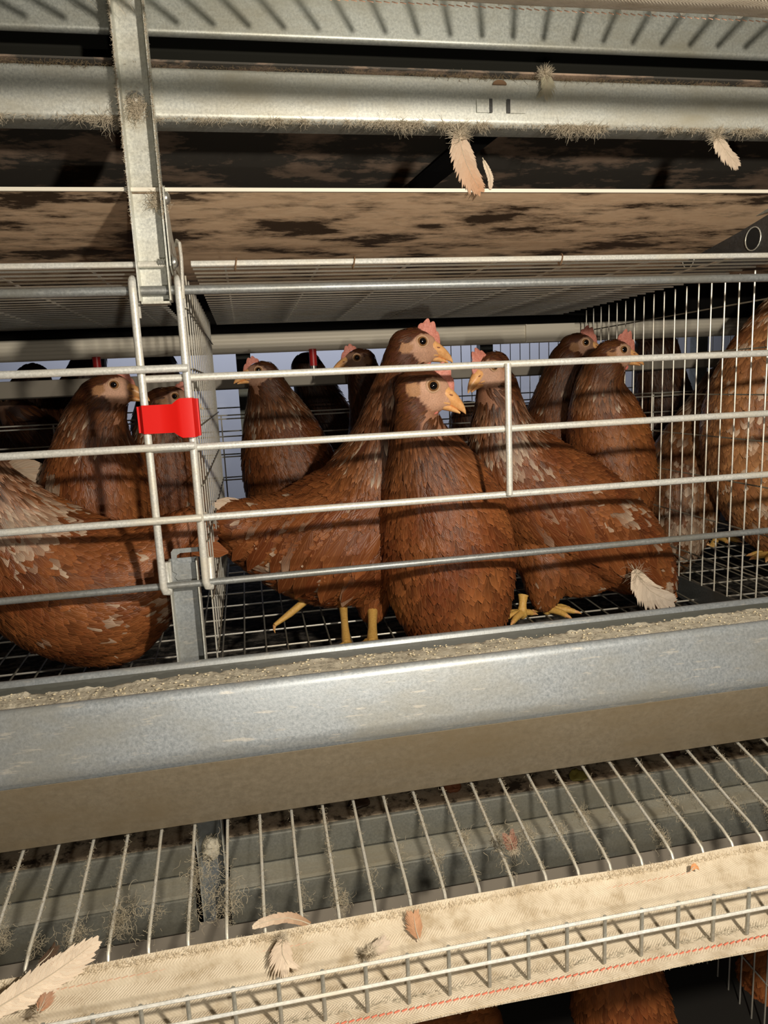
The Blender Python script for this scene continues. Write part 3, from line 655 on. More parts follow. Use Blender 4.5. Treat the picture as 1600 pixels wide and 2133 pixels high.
RUSSET = np.array([0.165, 0.044, 0.013]); ORANGE = np.array([0.33, 0.115, 0.034]); DARKB = np.array([0.05, 0.014, 0.006]); CREAM = np.array([0.62, 0.48, 0.35])
def hen(label, chain, head=None, legs=(), extra=(), tail=None, wing=None, tone=1.0, tint=(1, 1, 1), white=0.10, voxel=0.0032, dens=1.0, white_zones=(), hackle=0.35, group='brown hens in the cage', fsc=1.0, oy=0.0):
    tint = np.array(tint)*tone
    ch = []
    for (px, py, Y, rp) in chain:
        p = P(px, py, Y=Y+oy); ch.append((*p, rad(p, rp)))
    cc = catmull(ch)
    mb = MB(); iv, if_ = ico()
    def ell(c, r, M3=np.eye(3)): mb.add((iv*np.array(r)) @ M3.T+np.array(c), if_)
    for q in cc: ell(q[:3], (q[3],)*3)
    subch = []
    for e in extra:
        ce = catmull([(*P(a, b, Y=Y+oy), rad(P(a, b, Y=Y+oy), r)) for a, b, Y, r in e]); subch.append(ce)
        for q in ce: ell(q[:3], (q[3],)*3)
    hc = None
    if head:
        hx, hy, hY, u_px, yaw, pitch = head[:6]; hc = P(hx, hy, Y=hY+oy); u = rad(hc, u_px); R3 = rot_frame(yaw, pitch)
        L = lambda f, s_, up: hc+R3 @ np.array([f, s_, up])*u
        ell(L(0, 0, 0.02), np.array([0.50, 0.40, 0.44])*u, R3)
        ell(L(-0.22, 0, -0.05), np.array([0.42, 0.38, 0.46])*u, R3)
        ell(L(0.18, 0, -0.18), np.array([0.38, 0.33, 0.32])*u, R3)
        ell(L(0.42, 0, -0.10), np.array([0.30, 0.21, 0.24])*u, R3)
        ell(L(0.28, 0, 0.18), np.array([0.28, 0.24, 0.18])*u, R3)
        ell(L(-0.15, 0, -0.42), np.array([0.36, 0.33, 0.36])*u, R3)
    me = remesh(mb, voxel)
    base = cc[len(cc)//2, :3]
    root_loc = np.array([base[0], base[1], zf(base[1]) if base[2] > 0.9 else base[2]-0.12])
    t = thing('hen', root_loc, label, 'hen', group)
    nv = len(me.vertices); co = np.empty(nv*3, 'f'); me.vertices.foreach_get('co', co); co = co.reshape(-1, 3).astype(float)
    # colour of the body: brown down, pale skin round the eye
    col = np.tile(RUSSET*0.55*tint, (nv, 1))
    if head:
        q = (co-hc) @ R3/u
        face = ((q[:, 0]-0.34)/0.52)**2+((q[:, 2]+0.02)/0.36)**2 < 1
        face &= q[:, 0] > -0.14; near = np.linalg.norm(q, axis=1) < 1.2
        skin = np.array([0.56, 0.32, 0.21])*tone; f_ = face & near; col[f_] = skin
        lobe = ((q[:, 0]+0.26)/0.17)**2+((q[:, 2]+0.06)/0.17)**2 < 1; col[lobe & near] = np.array([0.40, 0.20, 0.09])*tone
        chin = near & (q[:, 2] < -0.25) & (q[:, 0] > 0.1); col[chin & ~f_] = np.array([0.34, 0.16, 0.09])*tone
    a = me.attributes.new('col', 'FLOAT_COLOR', 'POINT'); a.data.foreach_set('color', np.concatenate([np.clip(col, 0, 1), np.ones((nv, 1))], 1).astype('f').ravel())
    bvh = BVHTree.FromPolygons([Vector(p) for p in co], [tuple(p.vertices) for p in me.polygons])
    me.transform(Matrix.Translation(Vector(-root_loc))); me.name = 'body'; me.materials.clear(); me.materials.append(HENM)
    me.polygons.foreach_set('use_smooth', [True]*len(me.polygons))
    ob = D.objects.new('body', me); COL.objects.link(ob); ob.parent = t; ORIG[ob.name] = root_loc
    # flow samples
    allc = [cc]+subch; seg = []
    rmax = cc[:, 3].max(); imax = int(cc[:, 3].argmax())
    for ci, c in enumerate(allc):
        for i in range(len(c)):
            d = unit(c[min(i+1, len(c)-1), :3]-c[max(i-1, 0), :3]); rr = c[i, 3]/rmax
            if ci == 0: ww = 0 if i < imax and rr < 0.5 else (min(1, (rr-0.5)/0.35) if i < imax else 1)
            else: ww = 0.75
            seg.append((*c[i, :3], c[i, 3], *d, ww))
    seg = np.array(seg)
    fc = np.array([p.center[:] for p in me.polygons])+root_loc; fa = np.array([p.area for p in me.polygons]); fn = np.array([p.normal[:] for p in me.polygons])
    prob = fa/fa.sum(); A = fa.sum()
    ncand = int(A/(0.0040*0.0040)*dens/fsc**2); ncand = min(ncand, 9000); idx = rng.choice(len(fc), ncand, p=prob)
    F = Feathers(); grid = {}
    for ii in idx:
        p = fc[ii]+rng.normal(0, 0.001, 3); n_ = fn[ii]
        dd = np.linalg.norm(seg[:, :3]-p, axis=1)-seg[:, 3]; j = dd.argmin(); wts = np.exp(-(dd-dd[j])/0.006)
        fl = (seg[:, 4:7]*wts[:, None]).sum(0); ww = float((seg[:, 7]*wts).sum()/wts.sum())
        ln = (0.021+0.007*ww); wd = (0.0052+0.0085*ww); inhead = False; kf = 1.0
        if head:
            q = R3.T @ (p-hc)/u; rq = np.linalg.norm(q)
            if rq < 1.0:
                inhead = True
                if ((q[0]-0.34)/0.53)**2+((q[2]+0.02)/0.37)**2 < 1 and q[0] > -0.16: continue
                if ((q[0]+0.26)/0.13)**2+((q[2]+0.06)/0.13)**2 < 1: continue
                if q[0] > 0.52: continue
                k = min(1, max(0, (rq-0.35)/0.65)); kf = k
                ln = 0.0065+0.011*k; wd = 0.0022+0.0026*k
                fh = R3 @ np.array([-1, 0, -0.35 if q[2] > 0 else -0.8]); fl = fh*(1-k*0.6)+unit(fl)*k*0.6
        ln *= fsc; wd *= fsc
        ln *= rng.uniform(0.85, 1.2); wd *= rng.uniform(0.85, 1.15)
        cell = 0.62*math.sqrt(ln*0.50*wd*0.85); key = tuple((p/cell/1.25).astype(int)); 
        if key in grid: continue
        grid[key] = 1
        fl = fl-n_*(fl @ n_); 
        if np.linalg.norm(fl) < 1e-3: continue
        fl = unit(unit(fl)+rng.normal(0, 0.09, 3)); fl = unit(fl-n_*(fl @ n_))
        pos = p.copy(); dirn = fl; C = []; S = []; U_ = []; lift0 = rng.uniform(0.0008, 0.0016)
        lift1 = (0.0022+0.0018*ww)*rng.uniform(0.7, 1.4)*(0.6 if inhead else 1)*fsc
        for k in range(6):
            loc, nn, _, _ = bvh.find_nearest(Vector(pos))
            loc = np.array(loc); nn = np.array(nn)
            if k == 0: nn = n_
            dirn = unit(dirn-nn*(dirn @ nn)*0.8); up = unit(nn-dirn*(nn @ dirn))
            C.append(loc+nn*(lift0+(lift1-lift0)*(k/5)**1.3)); S.append(np.cross(dirn, up)); U_.append(up)
            pos = loc+dirn*ln/5
        v1 = noise.noise(Vector(p*22)+Vector((root_loc[0]*50, 3, 1))); v2 = noise.noise(Vector(p*60)+Vector((9, root_loc[0]*30, 2)))
        m1 = np.clip(0.42+0.7*v1+rng.normal(0, 0.09), 0, 1); b = RUSSET*(1-m1)+ORANGE*m1
        if rng.random() < 0.10: b = b*0.6+DARKB*0.4
        if ww < 0.6: b = b*(0.50+0.50*ww/0.6)
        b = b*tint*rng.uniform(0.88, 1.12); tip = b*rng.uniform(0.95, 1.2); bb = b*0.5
        if ww < 0.45 and not inhead:
            tip = tip*0.85+ORANGE*tone*0.5*rng.random()+CREAM*tone*0.15*rng.random()*2*hackle*1.5
            if rng.random() < hackle*0.5: bb = bb*0.45; 
            if ww > 0.02 and rng.random() < white*1.6: b = b*0.35+CREAM*tone*0.65; tip = CREAM*tone
        pw = white
        for (zx, zy, zr, za) in white_zones:
            g = (p-CAM) @ FW; sx = 800+FPX*((p-CAM) @ RT)/g; sy = 1066.5-FPX*((p-CAM) @ UP)/g
            pw += za*max(0, 1-math.hypot(sx-zx, sy-zy)/zr)
        if not inhead and v2*0.5+0.5+rng.normal(0, 0.06) > 0.86-pw*0.55+(0.1 if pw < 0.05 else 0):
            g_ = rng.uniform(0.35, 1.0); tip = tip*(1-g_)+CREAM*tone*0.9*g_; bb = bb*(1-0.4*g_)+CREAM*0.25*tone*g_
        F.blade(C, S, U_, wd, bb, tip, ln/wd, 1.0 if ww > 0.45 else 0.5)
    if wing:
        # folded wing: rows of long flight feathers laid over the flank
        for row, (w0, w1, dpx, nfe, lnw, wdw) in enumerate(wing):
            for k in range(nfe):
                tt = k/(max(nfe-1, 1)); a = np.array([*w0]); b_ = np.array([*w1]); s0 = a+(b_-a)*tt
                pos = P(s0[0], s0[1], Y=s0[2]+oy-0.12)
                g = unit(P(s0[0], s0[1], Y=s0[2]+oy)-CAM); hit = bvh.ray_cast(Vector(CAM), Vector(g))
                if hit[0] is None: continue
                pos = np.array(hit[0]); tg = P(s0[0]+dpx[0], s0[1]+dpx[1], Y=s0[2]+oy)-P(s0[0], s0[1], Y=s0[2]+oy); dirn = unit(tg+rng.normal(0, 0.004, 3)); C = []; S = []; U_ = []
                ll = lnw*rng.uniform(0.9, 1.1)
                for q_ in range(6):
                    loc, nn, _, _ = bvh.find_nearest(Vector(pos)); loc = np.array(loc); nn = np.array(nn)
                    if nn[1] > -0.1: nn = unit(np.array([nn[0], -0.3, nn[2]]))
                    dn = unit(dirn-nn*(dirn @ nn)*0.7); up = unit(nn-dn*(nn @ dn))
                    C.append((loc if q_ < 3 else pos*0.5+loc*0.5)+nn*(0.0035+0.0006*row+0.0012*q_/5+0.0005*(k % 3))); S.append(np.cross(dn, up)); U_.append(up); pos = loc+dn*ll/5 if q_ < 3 else pos+dn*ll/5
                m1 = rng.random(); b = (RUSSET*(1-m1*0.5)+ORANGE*m1*0.5)*tint*rng.uniform(0.8, 1.15); tip = b*1.15
                if rng.random() < white*1.6: tip = tip*0.55+CREAM*tone*0.45
                F.blade(C, S, U_, wdw, b*0.8, tip, ll/wdw)
    if F.n: props(F.build('plumage', FEATH, t), kind='stuff')
    if tail:
        bx, by, bY, dx, dy, n_t, lt, wt, wfrac = tail[:9]; tf = Feathers(); b0 = P(bx, by, Y=bY+oy); d0 = unit(P(bx+dx, by+dy, Y=bY+oy)-b0)
        for k in range(n_t):
            a = (k/(n_t-1)-0.5)*1.0+rng.normal(0, 0.04); side = unit(np.cross(d0, np.array([0, -1, 0.15])))
            fd = unit(d0+side*a*0.55+np.array([0, rng.normal(0, 0.10)-0.08, 0])); p0 = b0+side*a*0.016+np.array([0, -0.004*(k % 4), 0]); up = unit(np.array([0, -1, 0.25])-fd*(np.array([0, -1, 0.25]) @ fd)); sd = np.cross(fd, up)
            ll = lt*rng.uniform(0.85, 1.1); C = [p0+fd*ll*q_/5-np.array([0, 0, 0.010])*(q_/5)**2 for q_ in range(6)]
            b = (RUSSET*0.6+ORANGE*0.4)*tint*rng.uniform(0.8, 1.15); tip = b
            if rng.random() < wfrac: b = CREAM*tone*0.85; tip = CREAM*tone
            tf.blade(C, [sd]*6, [up]*6, wt, b, tip, ll/wt)
        tf.build('tail_feathers', FEATH, t)
    if head:
        build_head(t, hc, u, R3, L, bvh, tone, *(head[6:] if len(head) > 6 else ()))
    for lg in legs: leg(t, *lg, oy=oy)
    return t

def build_head(t, hc, u, R3, L, bvh, tone, comb=1.0, wat=1.0):
    W_ = lambda f, s_, up: L(f, s_, up)
    def loft(secs, name, m, parent, n=14):
        V = []; 
        for (f, up, hw, hh) in secs:
            for k in range(n):
                a = 2*math.pi*k/n; V.append(W_(f, hw*math.cos(a), up+hh*math.sin(a)))
        F = [(i*n+k, i*n+(k+1) % n, (i+1)*n+(k+1) % n, (i+1)*n+k) for i in range(len(secs)-1) for k in range(n)]+[tuple(range(n-1, -1, -1)), tuple((len(secs)-1)*n+k for k in range(n))]
        return obj(name, MB().add(V, F), m, parent)
    bk = loft([(0.40, 0.03, 0.19, 0.20), (0.52, 0.02, 0.185, 0.20), (0.66, -0.03, 0.155, 0.175), (0.79, -0.085, 0.12, 0.145), (0.90, -0.145, 0.085, 0.11), (0.99, -0.205, 0.050, 0.075), (1.045, -0.262, 0.020, 0.035), (1.06, -0.29, 0.006, 0.012)], 'beak', BEAK, t)
    mb = MB()
    for s_ in (-1, 1): mb.ball(W_(0.60, s_*0.163, 0.03), (0.050*u, 0.012*u, 0.018*u), 10, 6, R3)
    obj('nostril', mb, simple('nostril_dark', (0.25, 0.09, 0.04), 0.6), bk)
    loft([(0.30, -0.25, 0.17, 0.08), (0.50, -0.25, 0.15, 0.085), (0.68, -0.255, 0.11, 0.07), (0.82, -0.275, 0.07, 0.05), (0.93, -0.305, 0.030, 0.022)], 'lower_beak', BEAK, t)
    # mouth corner line
    for s_ in (-1, 1):
        mb = MB(); mb.tube([W_(0.20, s_*0.27, -0.24), W_(0.32, s_*0.235, -0.19), (W_(0.46, s_*0.175, -0.165)), W_(0.62, s_*0.13, -0.165)], [0.022*u, 0.035*u, 0.035*u, 0.022*u], 8); obj('mouth_corner', mb, BEAK, t)
    for s_ in (-1, 1):
        d = R3 @ np.array([0.10, s_, 0.06]); o_ = W_(0.10, 0, 0.10); d = unit(d)
        hit = bvh.ray_cast(Vector(o_+d*u*1.2), Vector(-d)); c = np.array(hit[0]) if hit[0] is not None else W_(0.1, s_*0.38, 0.12)
        mb = MB(); cc = c-d*0.075*u; mb.ball(cc, 0.145*u, 20, 14); eye = obj('eye', mb, IRIS, t)
        mb = MB(); e1 = unit(np.cross(d, [0, 0, 1.0])); e2 = np.cross(d, e1)
        V = []; F = []
        for j in range(5):
            ra = 0.085*u*j/4; h = math.sqrt((0.149*u)**2-ra**2)
            for k in range(18): a = 2*math.pi*k/18; V.append(cc+d*h+(e1*math.cos(a)+e2*math.sin(a))*ra)
        for j in range(4):
            for k in range(18): F.append((j*18+k, j*18+(k+1) % 18, (j+1)*18+(k+1) % 18, (j+1)*18+k))
        mb.add(V, F); obj('pupil', mb, PUPIL, eye)
        mb = MB()
        mb.tube([cc+d*0.070*u+(e1*math.cos(a)*0.150+e2*math.sin(a)*0.138)*u for a in np.linspace(0, 2*math.pi, 25)], 0.024*u, 8, False)
        obj('eyelid', mb, LID, eye)
    # comb: a serrated blade from beak base to crown
    n = 36; V = []; F = []
    for i in range(n+1):
        q = i/n; f = 0.66-0.62*q; zb = 0.10+0.36*math.sin(min(q*1.2, 1)*math.pi/2); 
        h = comb*(0.12+0.25*math.sin(q*math.pi)**0.8)*(0.72+0.28*abs(math.sin(q*math.pi*3.4+0.4)))
        for (hh, wdt) in ((0, 0.075), (0.35, 0.05), (0.75, 0.032), (1.0, 0.012)):
            f2 = f+0.05*hh*h/0.3
            for s_ in (-1, 1): V.append(W_(f2, s_*wdt, zb+h*hh-0.05))
    for i in range(n):
        for j in range(3):
            for k in (0, 1): a = i*8+j*2+k; F.append((a, a+2, a+10, a+8) if k else (a, a+8, a+10, a+2))
        F.append((i*8+6, i*8+7, i*8+15, i*8+14))
    F += [(0, 1, 3, 2), (2, 3, 5, 4), (4, 5, 7, 6)]; o8 = n*8; F += [(o8, o8+2, o8+3, o8+1), (o8+2, o8+4, o8+5, o8+3), (o8+4, o8+6, o8+7, o8+5)]
    obj('comb', MB().add(V, F), COMB, t)
    for s_ in (-1, 1):
        mb = MB(); mb.ball(W_(0.30, s_*0.13, -0.40), (0.17*u*wat, 0.04*u, 0.12*u*wat), 14, 10, R3); obj('wattle', mb, WATTLE, t)

def leg(t, kx, ky, kY, fx, fy, fY, yaw=0, rpx=9, zfloor=None, oy=0):
    k = P(kx, ky, Y=kY+oy); f = P(fx, fy, Y=fY+oy)
    if zfloor is None: f = np.array([f[0], f[1], zf(f[1])+0.0065])
    r = rad(k, rpx); lo = thing_part = None
    mb = MB(); n = 7; mb.tube([k+(f-k)*i/n+np.array([0, 0, 0.002*(i % 2)]) for i in range(n+1)], [r*1.15, r*1.0, r*.88, r*.82, r*.82, r*.88, r, r*.9], 12); lo = obj('leg', mb, LEGM, t)
    mb = MB(); cl = MB()
    for a, ln in ((-34, 0.034), (2, 0.040), (36, 0.034), (178, 0.017)):
        d = np.array([math.cos(math.radians(yaw+a)), math.sin(math.radians(yaw+a)), 0]); 
        pts = [f+np.array([0, 0, 0.001]), f+d*ln*0.33+np.array([0, 0, 0.0015]), f+d*ln*0.66+np.array([0, 0, 0.0008]), f+d*ln*0.9+np.array([0, 0, -0.0016])]
        mb.tube(pts, [r*.95, r*.72, r*.66, r*.5], 10); cl.tube([pts[-1], pts[-1]+d*0.005+np.array([0, 0, -0.0010]), pts[-1]+d*0.009+np.array([0, 0, -0.003])], [r*.42, r*.28, r*.05], 8)
    mb.ball(f, r*1.1, 10, 8); fo = obj('foot', mb, LEGM, lo)
    obj('claws', cl, BEAK, lo)
# front and centre: breast towards the aisle, head turned right
hen('glossy russet hen front and centre, breast to the bars, head turned right',
    [(862,838,0.045,30),(868,885,0.055,50),(882,940,0.070,68),(902,1000,0.085,98),(920,1080,0.100,128),(932,1170,0.108,136),(945,1255,0.112,112),(955,1320,0.12,80)],
    head=(882,812,0.042,94,-6,-16,0.9,0.7), extra=[[(925,1120,0.13,120),(950,1150,0.20,100),(965,1180,0.26,60)]],
    legs=[(905,1300,0.10,905,1335,0.07,-80,9),(985,1300,0.10,985,1330,0.07,-80,9)], oy=0.035, white=0.0, tone=1.15, hackle=0.15)
# tall hen behind, walking body to the left
hen('tall hen behind the centre one, head above the bar, body stretching left',
    [(838,748,0.115,38),(826,800,0.125,44),(812,860,0.14,54),(800,925,0.16,70),(790,1000,0.18,104),(762,1085,0.20,136),(712,1118,0.20,142),(650,1128,0.20,118),(588,1122,0.20,92),(530,1108,0.20,68),(490,1090,0.19,44)],
    head=(862,722,0.110,82,-2,-8,1.0,0.95), extra=[[(760,1190,0.19,70),(774,1235,0.18,40),(776,1268,0.18,26)]],
    legs=[(776,1265,0.17,776,1345,0.10,-60,11),(714,1255,0.19,722,1345,0.105,-110,9)],
    wing=[((560,1060,0.2),(800,1040,0.2),(-60,60),12,0.055,0.017),((540,1100,0.2),(790,1110,0.2),(-40,70),12,0.060,0.018),((600,1150,0.2),(770,1180,0.2),(-30,70),8,0.060,0.020)],
    tail=(525,1080,0.19,-80,-22,9,0.058,0.017,0.3), white=0.10, white_zones=[(610,1190,70,0.9),(700,1200,60,0.6),(650,1100,50,0.3)], tone=1.05, oy=0.02)
lg = D.objects['hen.001']
mb = MB(); a0, a1, a2 = P(668,1225,Y=0.20), P(604,1278,Y=0.20), P(572,1302,Y=0.19); mb.tube([a0, a1, a2], [0.0055, 0.0048, 0.0026], 10); up_leg = obj('leg', mb, LEGM, lg)
mb = MB(); mb.tube([a2, a2+np.array([-0.001, 0, -0.006]), a2+np.array([0.000, 0, -0.011])], [0.0024, 0.0015, 0.0003], 8); obj('claws', mb, BEAK, up_leg)
# left middle
hen('dimmed brown hen right of the partition, small head facing left with pale hackle feathers',
    [(556,800,0.40,36),(566,840,0.405,50),(584,900,0.41,74),(600,965,0.42,92),(622,1030,0.43,100),(655,1090,0.44,96),(690,1130,0.45,70)],
    head=(545,778,0.395,56,184,-2,0.8,0.7), tone=0.72, white=0.12, hackle=0.7, legs=[(610,1130,0.44,610,1200,0.44,200,8),(650,1140,0.44,650,1200,0.44,200,8)], voxel=0.004)  # low tone: dimmer light at the back painted in
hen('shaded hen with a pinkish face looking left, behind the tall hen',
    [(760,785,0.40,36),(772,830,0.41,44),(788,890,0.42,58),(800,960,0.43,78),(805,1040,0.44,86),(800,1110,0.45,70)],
    head=(748,752,0.395,56,182,-4,0.8,0.6), tone=0.52, white=0.05, hackle=0.3, legs=[(800,1150,0.44,800,1210,0.44,200,8)], voxel=0.004)  # low tone: shade of the tall hen painted into the feathers
# hen right of centre, body going right and down to the floor
hen('hen right of centre looking left past the middle rod, white flecked hackle and tail',
    [(1036,808,0.145,42),(1040,850,0.150,50),(1046,905,0.155,66),(1068,965,0.165,92),(1112,1022,0.175,112),(1172,1062,0.175,118),(1232,1100,0.172,108),(1290,1140,0.165,88),(1340,1180,0.158,58),(1368,1212,0.15,36)],
    head=(1022,768,0.142,72,203,-22,1.1,0.7), extra=[[(1125,1130,0.165,64),(1140,1180,0.155,54),(1136,1222,0.150,36),(1134,1248,0.150,22)], [(1160,1180,0.16,56),(1205,1196,0.155,44),(1240,1208,0.15,24)]],
    legs=[(1138,1240,0.150,1140,1290,0.150,-25,10),(1090,1240,0.150,1088,1292,0.145,190,10)],
    wing=[((1090,1010,0.17),(1330,1110,0.17),(40,70),12,0.055,0.017),((1080,1060,0.17),(1330,1160,0.17),(45,60),12,0.060,0.018)],
    tail=(1350,1180,0.150,36,75,9,0.052,0.020,0.45), white=0.10, hackle=0.8, white_zones=[(1060,930,70,0.8),(1280,1060,55,1.0),(1230,1090,30,0.5),(1370,1200,60,0.5)], tone=1.0, oy=0.02)
hen('hen further back facing right, its comb just left of the tan-breasted hen',
    [(1186,755,0.40,42),(1172,800,0.41,46),(1160,860,0.42,58),(1148,930,0.43,76),(1138,1000,0.44,84),(1130,1060,0.44,70)],
    head=(1204,722,0.395,60,-6,-4,1.0,0.5), tone=0.68, white=0.03, hackle=0.2, voxel=0.004)  # low tone: dimness of the cage depth painted in
hen('tan-breasted hen on the right facing right with a tall pink comb and red wattle',
    [(1258,768,0.29,42),(1248,815,0.30,50),(1258,870,0.31,70),(1270,935,0.32,83),(1272,1010,0.32,86),(1250,1080,0.33,80),(1220,1130,0.34,60)],
    head=(1280,737,0.285,64,-3,-6,1.25,1.0), tone=1.15, tint=(1.08,1.15,1.1), white=0.04, hackle=0.45, legs=[(1260,1120,0.33,1260,1200,0.33,-20,8),(1235,1130,0.34,1235,1200,0.34,-20,8)], voxel=0.0036)
# left cage
hen('chestnut hen in the left cage facing right, its beak behind the door rod',
    [(212,838,0.20,50),(198,885,0.21,62),(196,940,0.22,78),(200,1000,0.23,98),(200,1065,0.24,108),(195,1130,0.25,100)],
    head=(233,810,0.195,72,-3,-6,0.6,0.5), tone=1.0, white=0.05, hackle=0.4, white_zones=[(100,1010,80,0.7)], voxel=0.0034)
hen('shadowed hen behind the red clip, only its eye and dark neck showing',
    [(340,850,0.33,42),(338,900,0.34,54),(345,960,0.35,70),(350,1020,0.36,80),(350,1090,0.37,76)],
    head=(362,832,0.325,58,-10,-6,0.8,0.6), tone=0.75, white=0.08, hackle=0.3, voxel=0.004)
hen('large hen at the lower left with pale striped hackle, fluffy rear end by the post',
    [(-70,960,0.05,60),(-40,1030,0.065,80),(20,1110,0.085,110),(90,1180,0.10,138),(165,1222,0.105,148),(235,1225,0.105,132),(295,1190,0.105,96),(345,1140,0.11,58),(395,1100,0.115,38)], head=(-95,915,0.045,72,185,-5,0.8,0.6),
    extra=[[(180,1300,0.10,80),(240,1310,0.10,70),(290,1300,0.10,44)]], tail=(370,1120,0.11,70,-30,8,0.05,0.022,0.2),
    oy=0.02, tone=1.05, white=0.08, hackle=1.2, white_zones=[(40,1080,120,1.2),(190,1310,60,0.8),(310,1290,60,0.7),(220,1100,60,0.4)])
hen('hen at the far left edge with only its white rear feathers in view',
    [(-150,900,0.24,40),(-130,960,0.25,70),(-80,1000,0.26,80),(-20,1015,0.26,62),(20,1015,0.26,36)], head=(-165,870,0.24,58,185,-5,0.8,0.6),
    tail=(-5,1000,0.245,80,-12,10,0.060,0.022,0.95), tone=0.9, white=0.5, voxel=0.004)
# right neighbour cage
hen('greyish tan hen in the right neighbour cage, its back and wing behind the wires',
    [(1500,800,0.42,36),(1480,850,0.42,46),(1450,920,0.42,64),(1424,990,0.42,76),(1412,1060,0.42,76),(1402,1120,0.42,58),(1398,1165,0.42,34)], head=(1518,778,0.42,52,-10,-5,0.8,0.6),
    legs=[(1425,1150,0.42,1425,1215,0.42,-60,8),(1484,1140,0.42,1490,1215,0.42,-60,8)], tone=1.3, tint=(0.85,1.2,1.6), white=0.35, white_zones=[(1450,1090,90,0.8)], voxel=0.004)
hen('pale tan hen at the right edge, thick neck rising behind the wires',
    [(1672,625,0.26,52),(1636,690,0.27,72),(1596,790,0.28,96),(1578,880,0.29,106),(1590,970,0.30,108),(1630,1050,0.31,100),(1690,1100,0.32,80)], head=(1700,600,0.25,66,-10,-5,0.8,0.6),
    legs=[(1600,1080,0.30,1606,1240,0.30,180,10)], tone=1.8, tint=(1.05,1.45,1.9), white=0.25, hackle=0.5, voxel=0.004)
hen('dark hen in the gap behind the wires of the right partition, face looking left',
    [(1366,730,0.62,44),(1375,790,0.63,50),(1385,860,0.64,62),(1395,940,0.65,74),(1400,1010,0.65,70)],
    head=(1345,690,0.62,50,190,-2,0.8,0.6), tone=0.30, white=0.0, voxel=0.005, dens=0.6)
# far row
FG = 'hens in the far row of cages'
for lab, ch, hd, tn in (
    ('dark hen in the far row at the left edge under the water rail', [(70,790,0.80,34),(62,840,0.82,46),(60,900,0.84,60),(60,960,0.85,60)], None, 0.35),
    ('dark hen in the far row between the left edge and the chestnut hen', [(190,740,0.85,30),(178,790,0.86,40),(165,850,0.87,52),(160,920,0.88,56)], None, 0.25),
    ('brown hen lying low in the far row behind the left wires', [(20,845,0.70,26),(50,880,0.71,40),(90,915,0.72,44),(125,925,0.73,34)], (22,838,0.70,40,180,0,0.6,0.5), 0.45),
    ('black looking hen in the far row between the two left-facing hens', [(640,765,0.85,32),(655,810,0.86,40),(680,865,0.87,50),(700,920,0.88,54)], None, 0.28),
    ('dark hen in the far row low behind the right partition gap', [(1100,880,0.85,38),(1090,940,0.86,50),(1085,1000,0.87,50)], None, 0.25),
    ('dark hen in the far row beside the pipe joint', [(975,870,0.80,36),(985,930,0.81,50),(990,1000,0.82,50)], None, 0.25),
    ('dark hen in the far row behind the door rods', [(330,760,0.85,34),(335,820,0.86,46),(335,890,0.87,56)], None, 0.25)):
    hen(lab, ch, head=hd, tone=tn, white=0.0, voxel=0.006, dens=0.3, fsc=1.5, group=FG)  # low tone: dimness of the far row painted into the plumage
# lower cage
LG = 'hens in the lower cage'
for lab, ch in (
    ('brown hen in the lower cage just left of the wires', [(1290,1990,0.13,70),(1290,2060,0.13,92),(1300,2140,0.13,100),(1310,2220,0.14,90)]),
    ('streaky hen in the lower cage at the bottom right corner', [(1640,1990,0.12,60),(1620,2060,0.13,80),(1625,2140,0.14,90)]),
    ('rust brown hen in the lower cage under the middle of the belt', [(980,2140,0.10,70),(930,2165,0.10,90),(850,2190,0.10,90)]),
    ('shaded hen in the lower cage between the other two', [(1190,2060,0.22,44),(1180,2120,0.22,60),(1170,2200,0.22,70)])):
    hen(lab, ch, tone=1.9, oy=-0.05, white=0.04, voxel=0.0045, dens=0.7, group=LG, fsc=1.2)  # high tone: light painted into plumage that lies in the belt's shadow
# ================================================================ lint, dust and loose feathers
def strands(name, m, label, seeds, cat='lint', n=3):
    """seeds: (start, direction, length, curl, radius)"""
    mb = MB()
    for (p, d, ln, curl, r) in seeds:
        p = np.array(p, float); d = unit(np.array(d, float)); pts = [p]; k = 5
        for i in range(k):
            d = unit(d+rng.normal(0, curl, 3)); p = p+d*ln/k; pts.append(p)
        mb.tube(pts, [r*(1-0.12*i) for i in range(k+1)], n, False)
    return props(obj(name, mb, m, None, False), label, cat, kind='stuff')
def clump(x, sc=9.0, s=0.0): return max(0.0, noise.noise(Vector((x*sc, s, 1.7)))+0.25)
sd = []
for _ in range(9000):
    x = random.uniform(-0.34, 0.64); c = max(0, 1.5*noise.noise(Vector((x*16, 3, 1)))+0.7*noise.noise(Vector((x*75, 8, 1)))+0.12)
    if random.random() > 0.14+c*1.8: continue
    sd.append(((x, random.uniform(0.006, 0.016), 1.5435), (random.gauss(0, 0.7), -0.15, -1+random.random()*0.9), random.uniform(0.003, 0.006+0.016*c), 0.45, random.uniform(0.00013, 0.00028)))
strands('hanging_lint', LINT, 'ragged fringe of pale lint hanging under the bright cross beam', sd)
sd = []
for _ in range(5200):
    x = random.uniform(-0.34, 0.64); c = clump(x, 8, 21)
    if x > -0.06 and x < 0.03: c *= 0.4
    if random.random() > 0.35+c: continue
    sd.append(((x, random.uniform(0.007, 0.022), 1.5855+random.random()*0.001-0.002*c), (random.gauss(0, 1), -0.5-random.random(), random.uniform(-0.9, 0.7)), random.uniform(0.002, 0.004+0.008*c), 0.6, 0.0002))
strands('beam_dust', LINTM, 'brown dusty lint lying along the top edge of the bright cross beam', sd)
sd = []
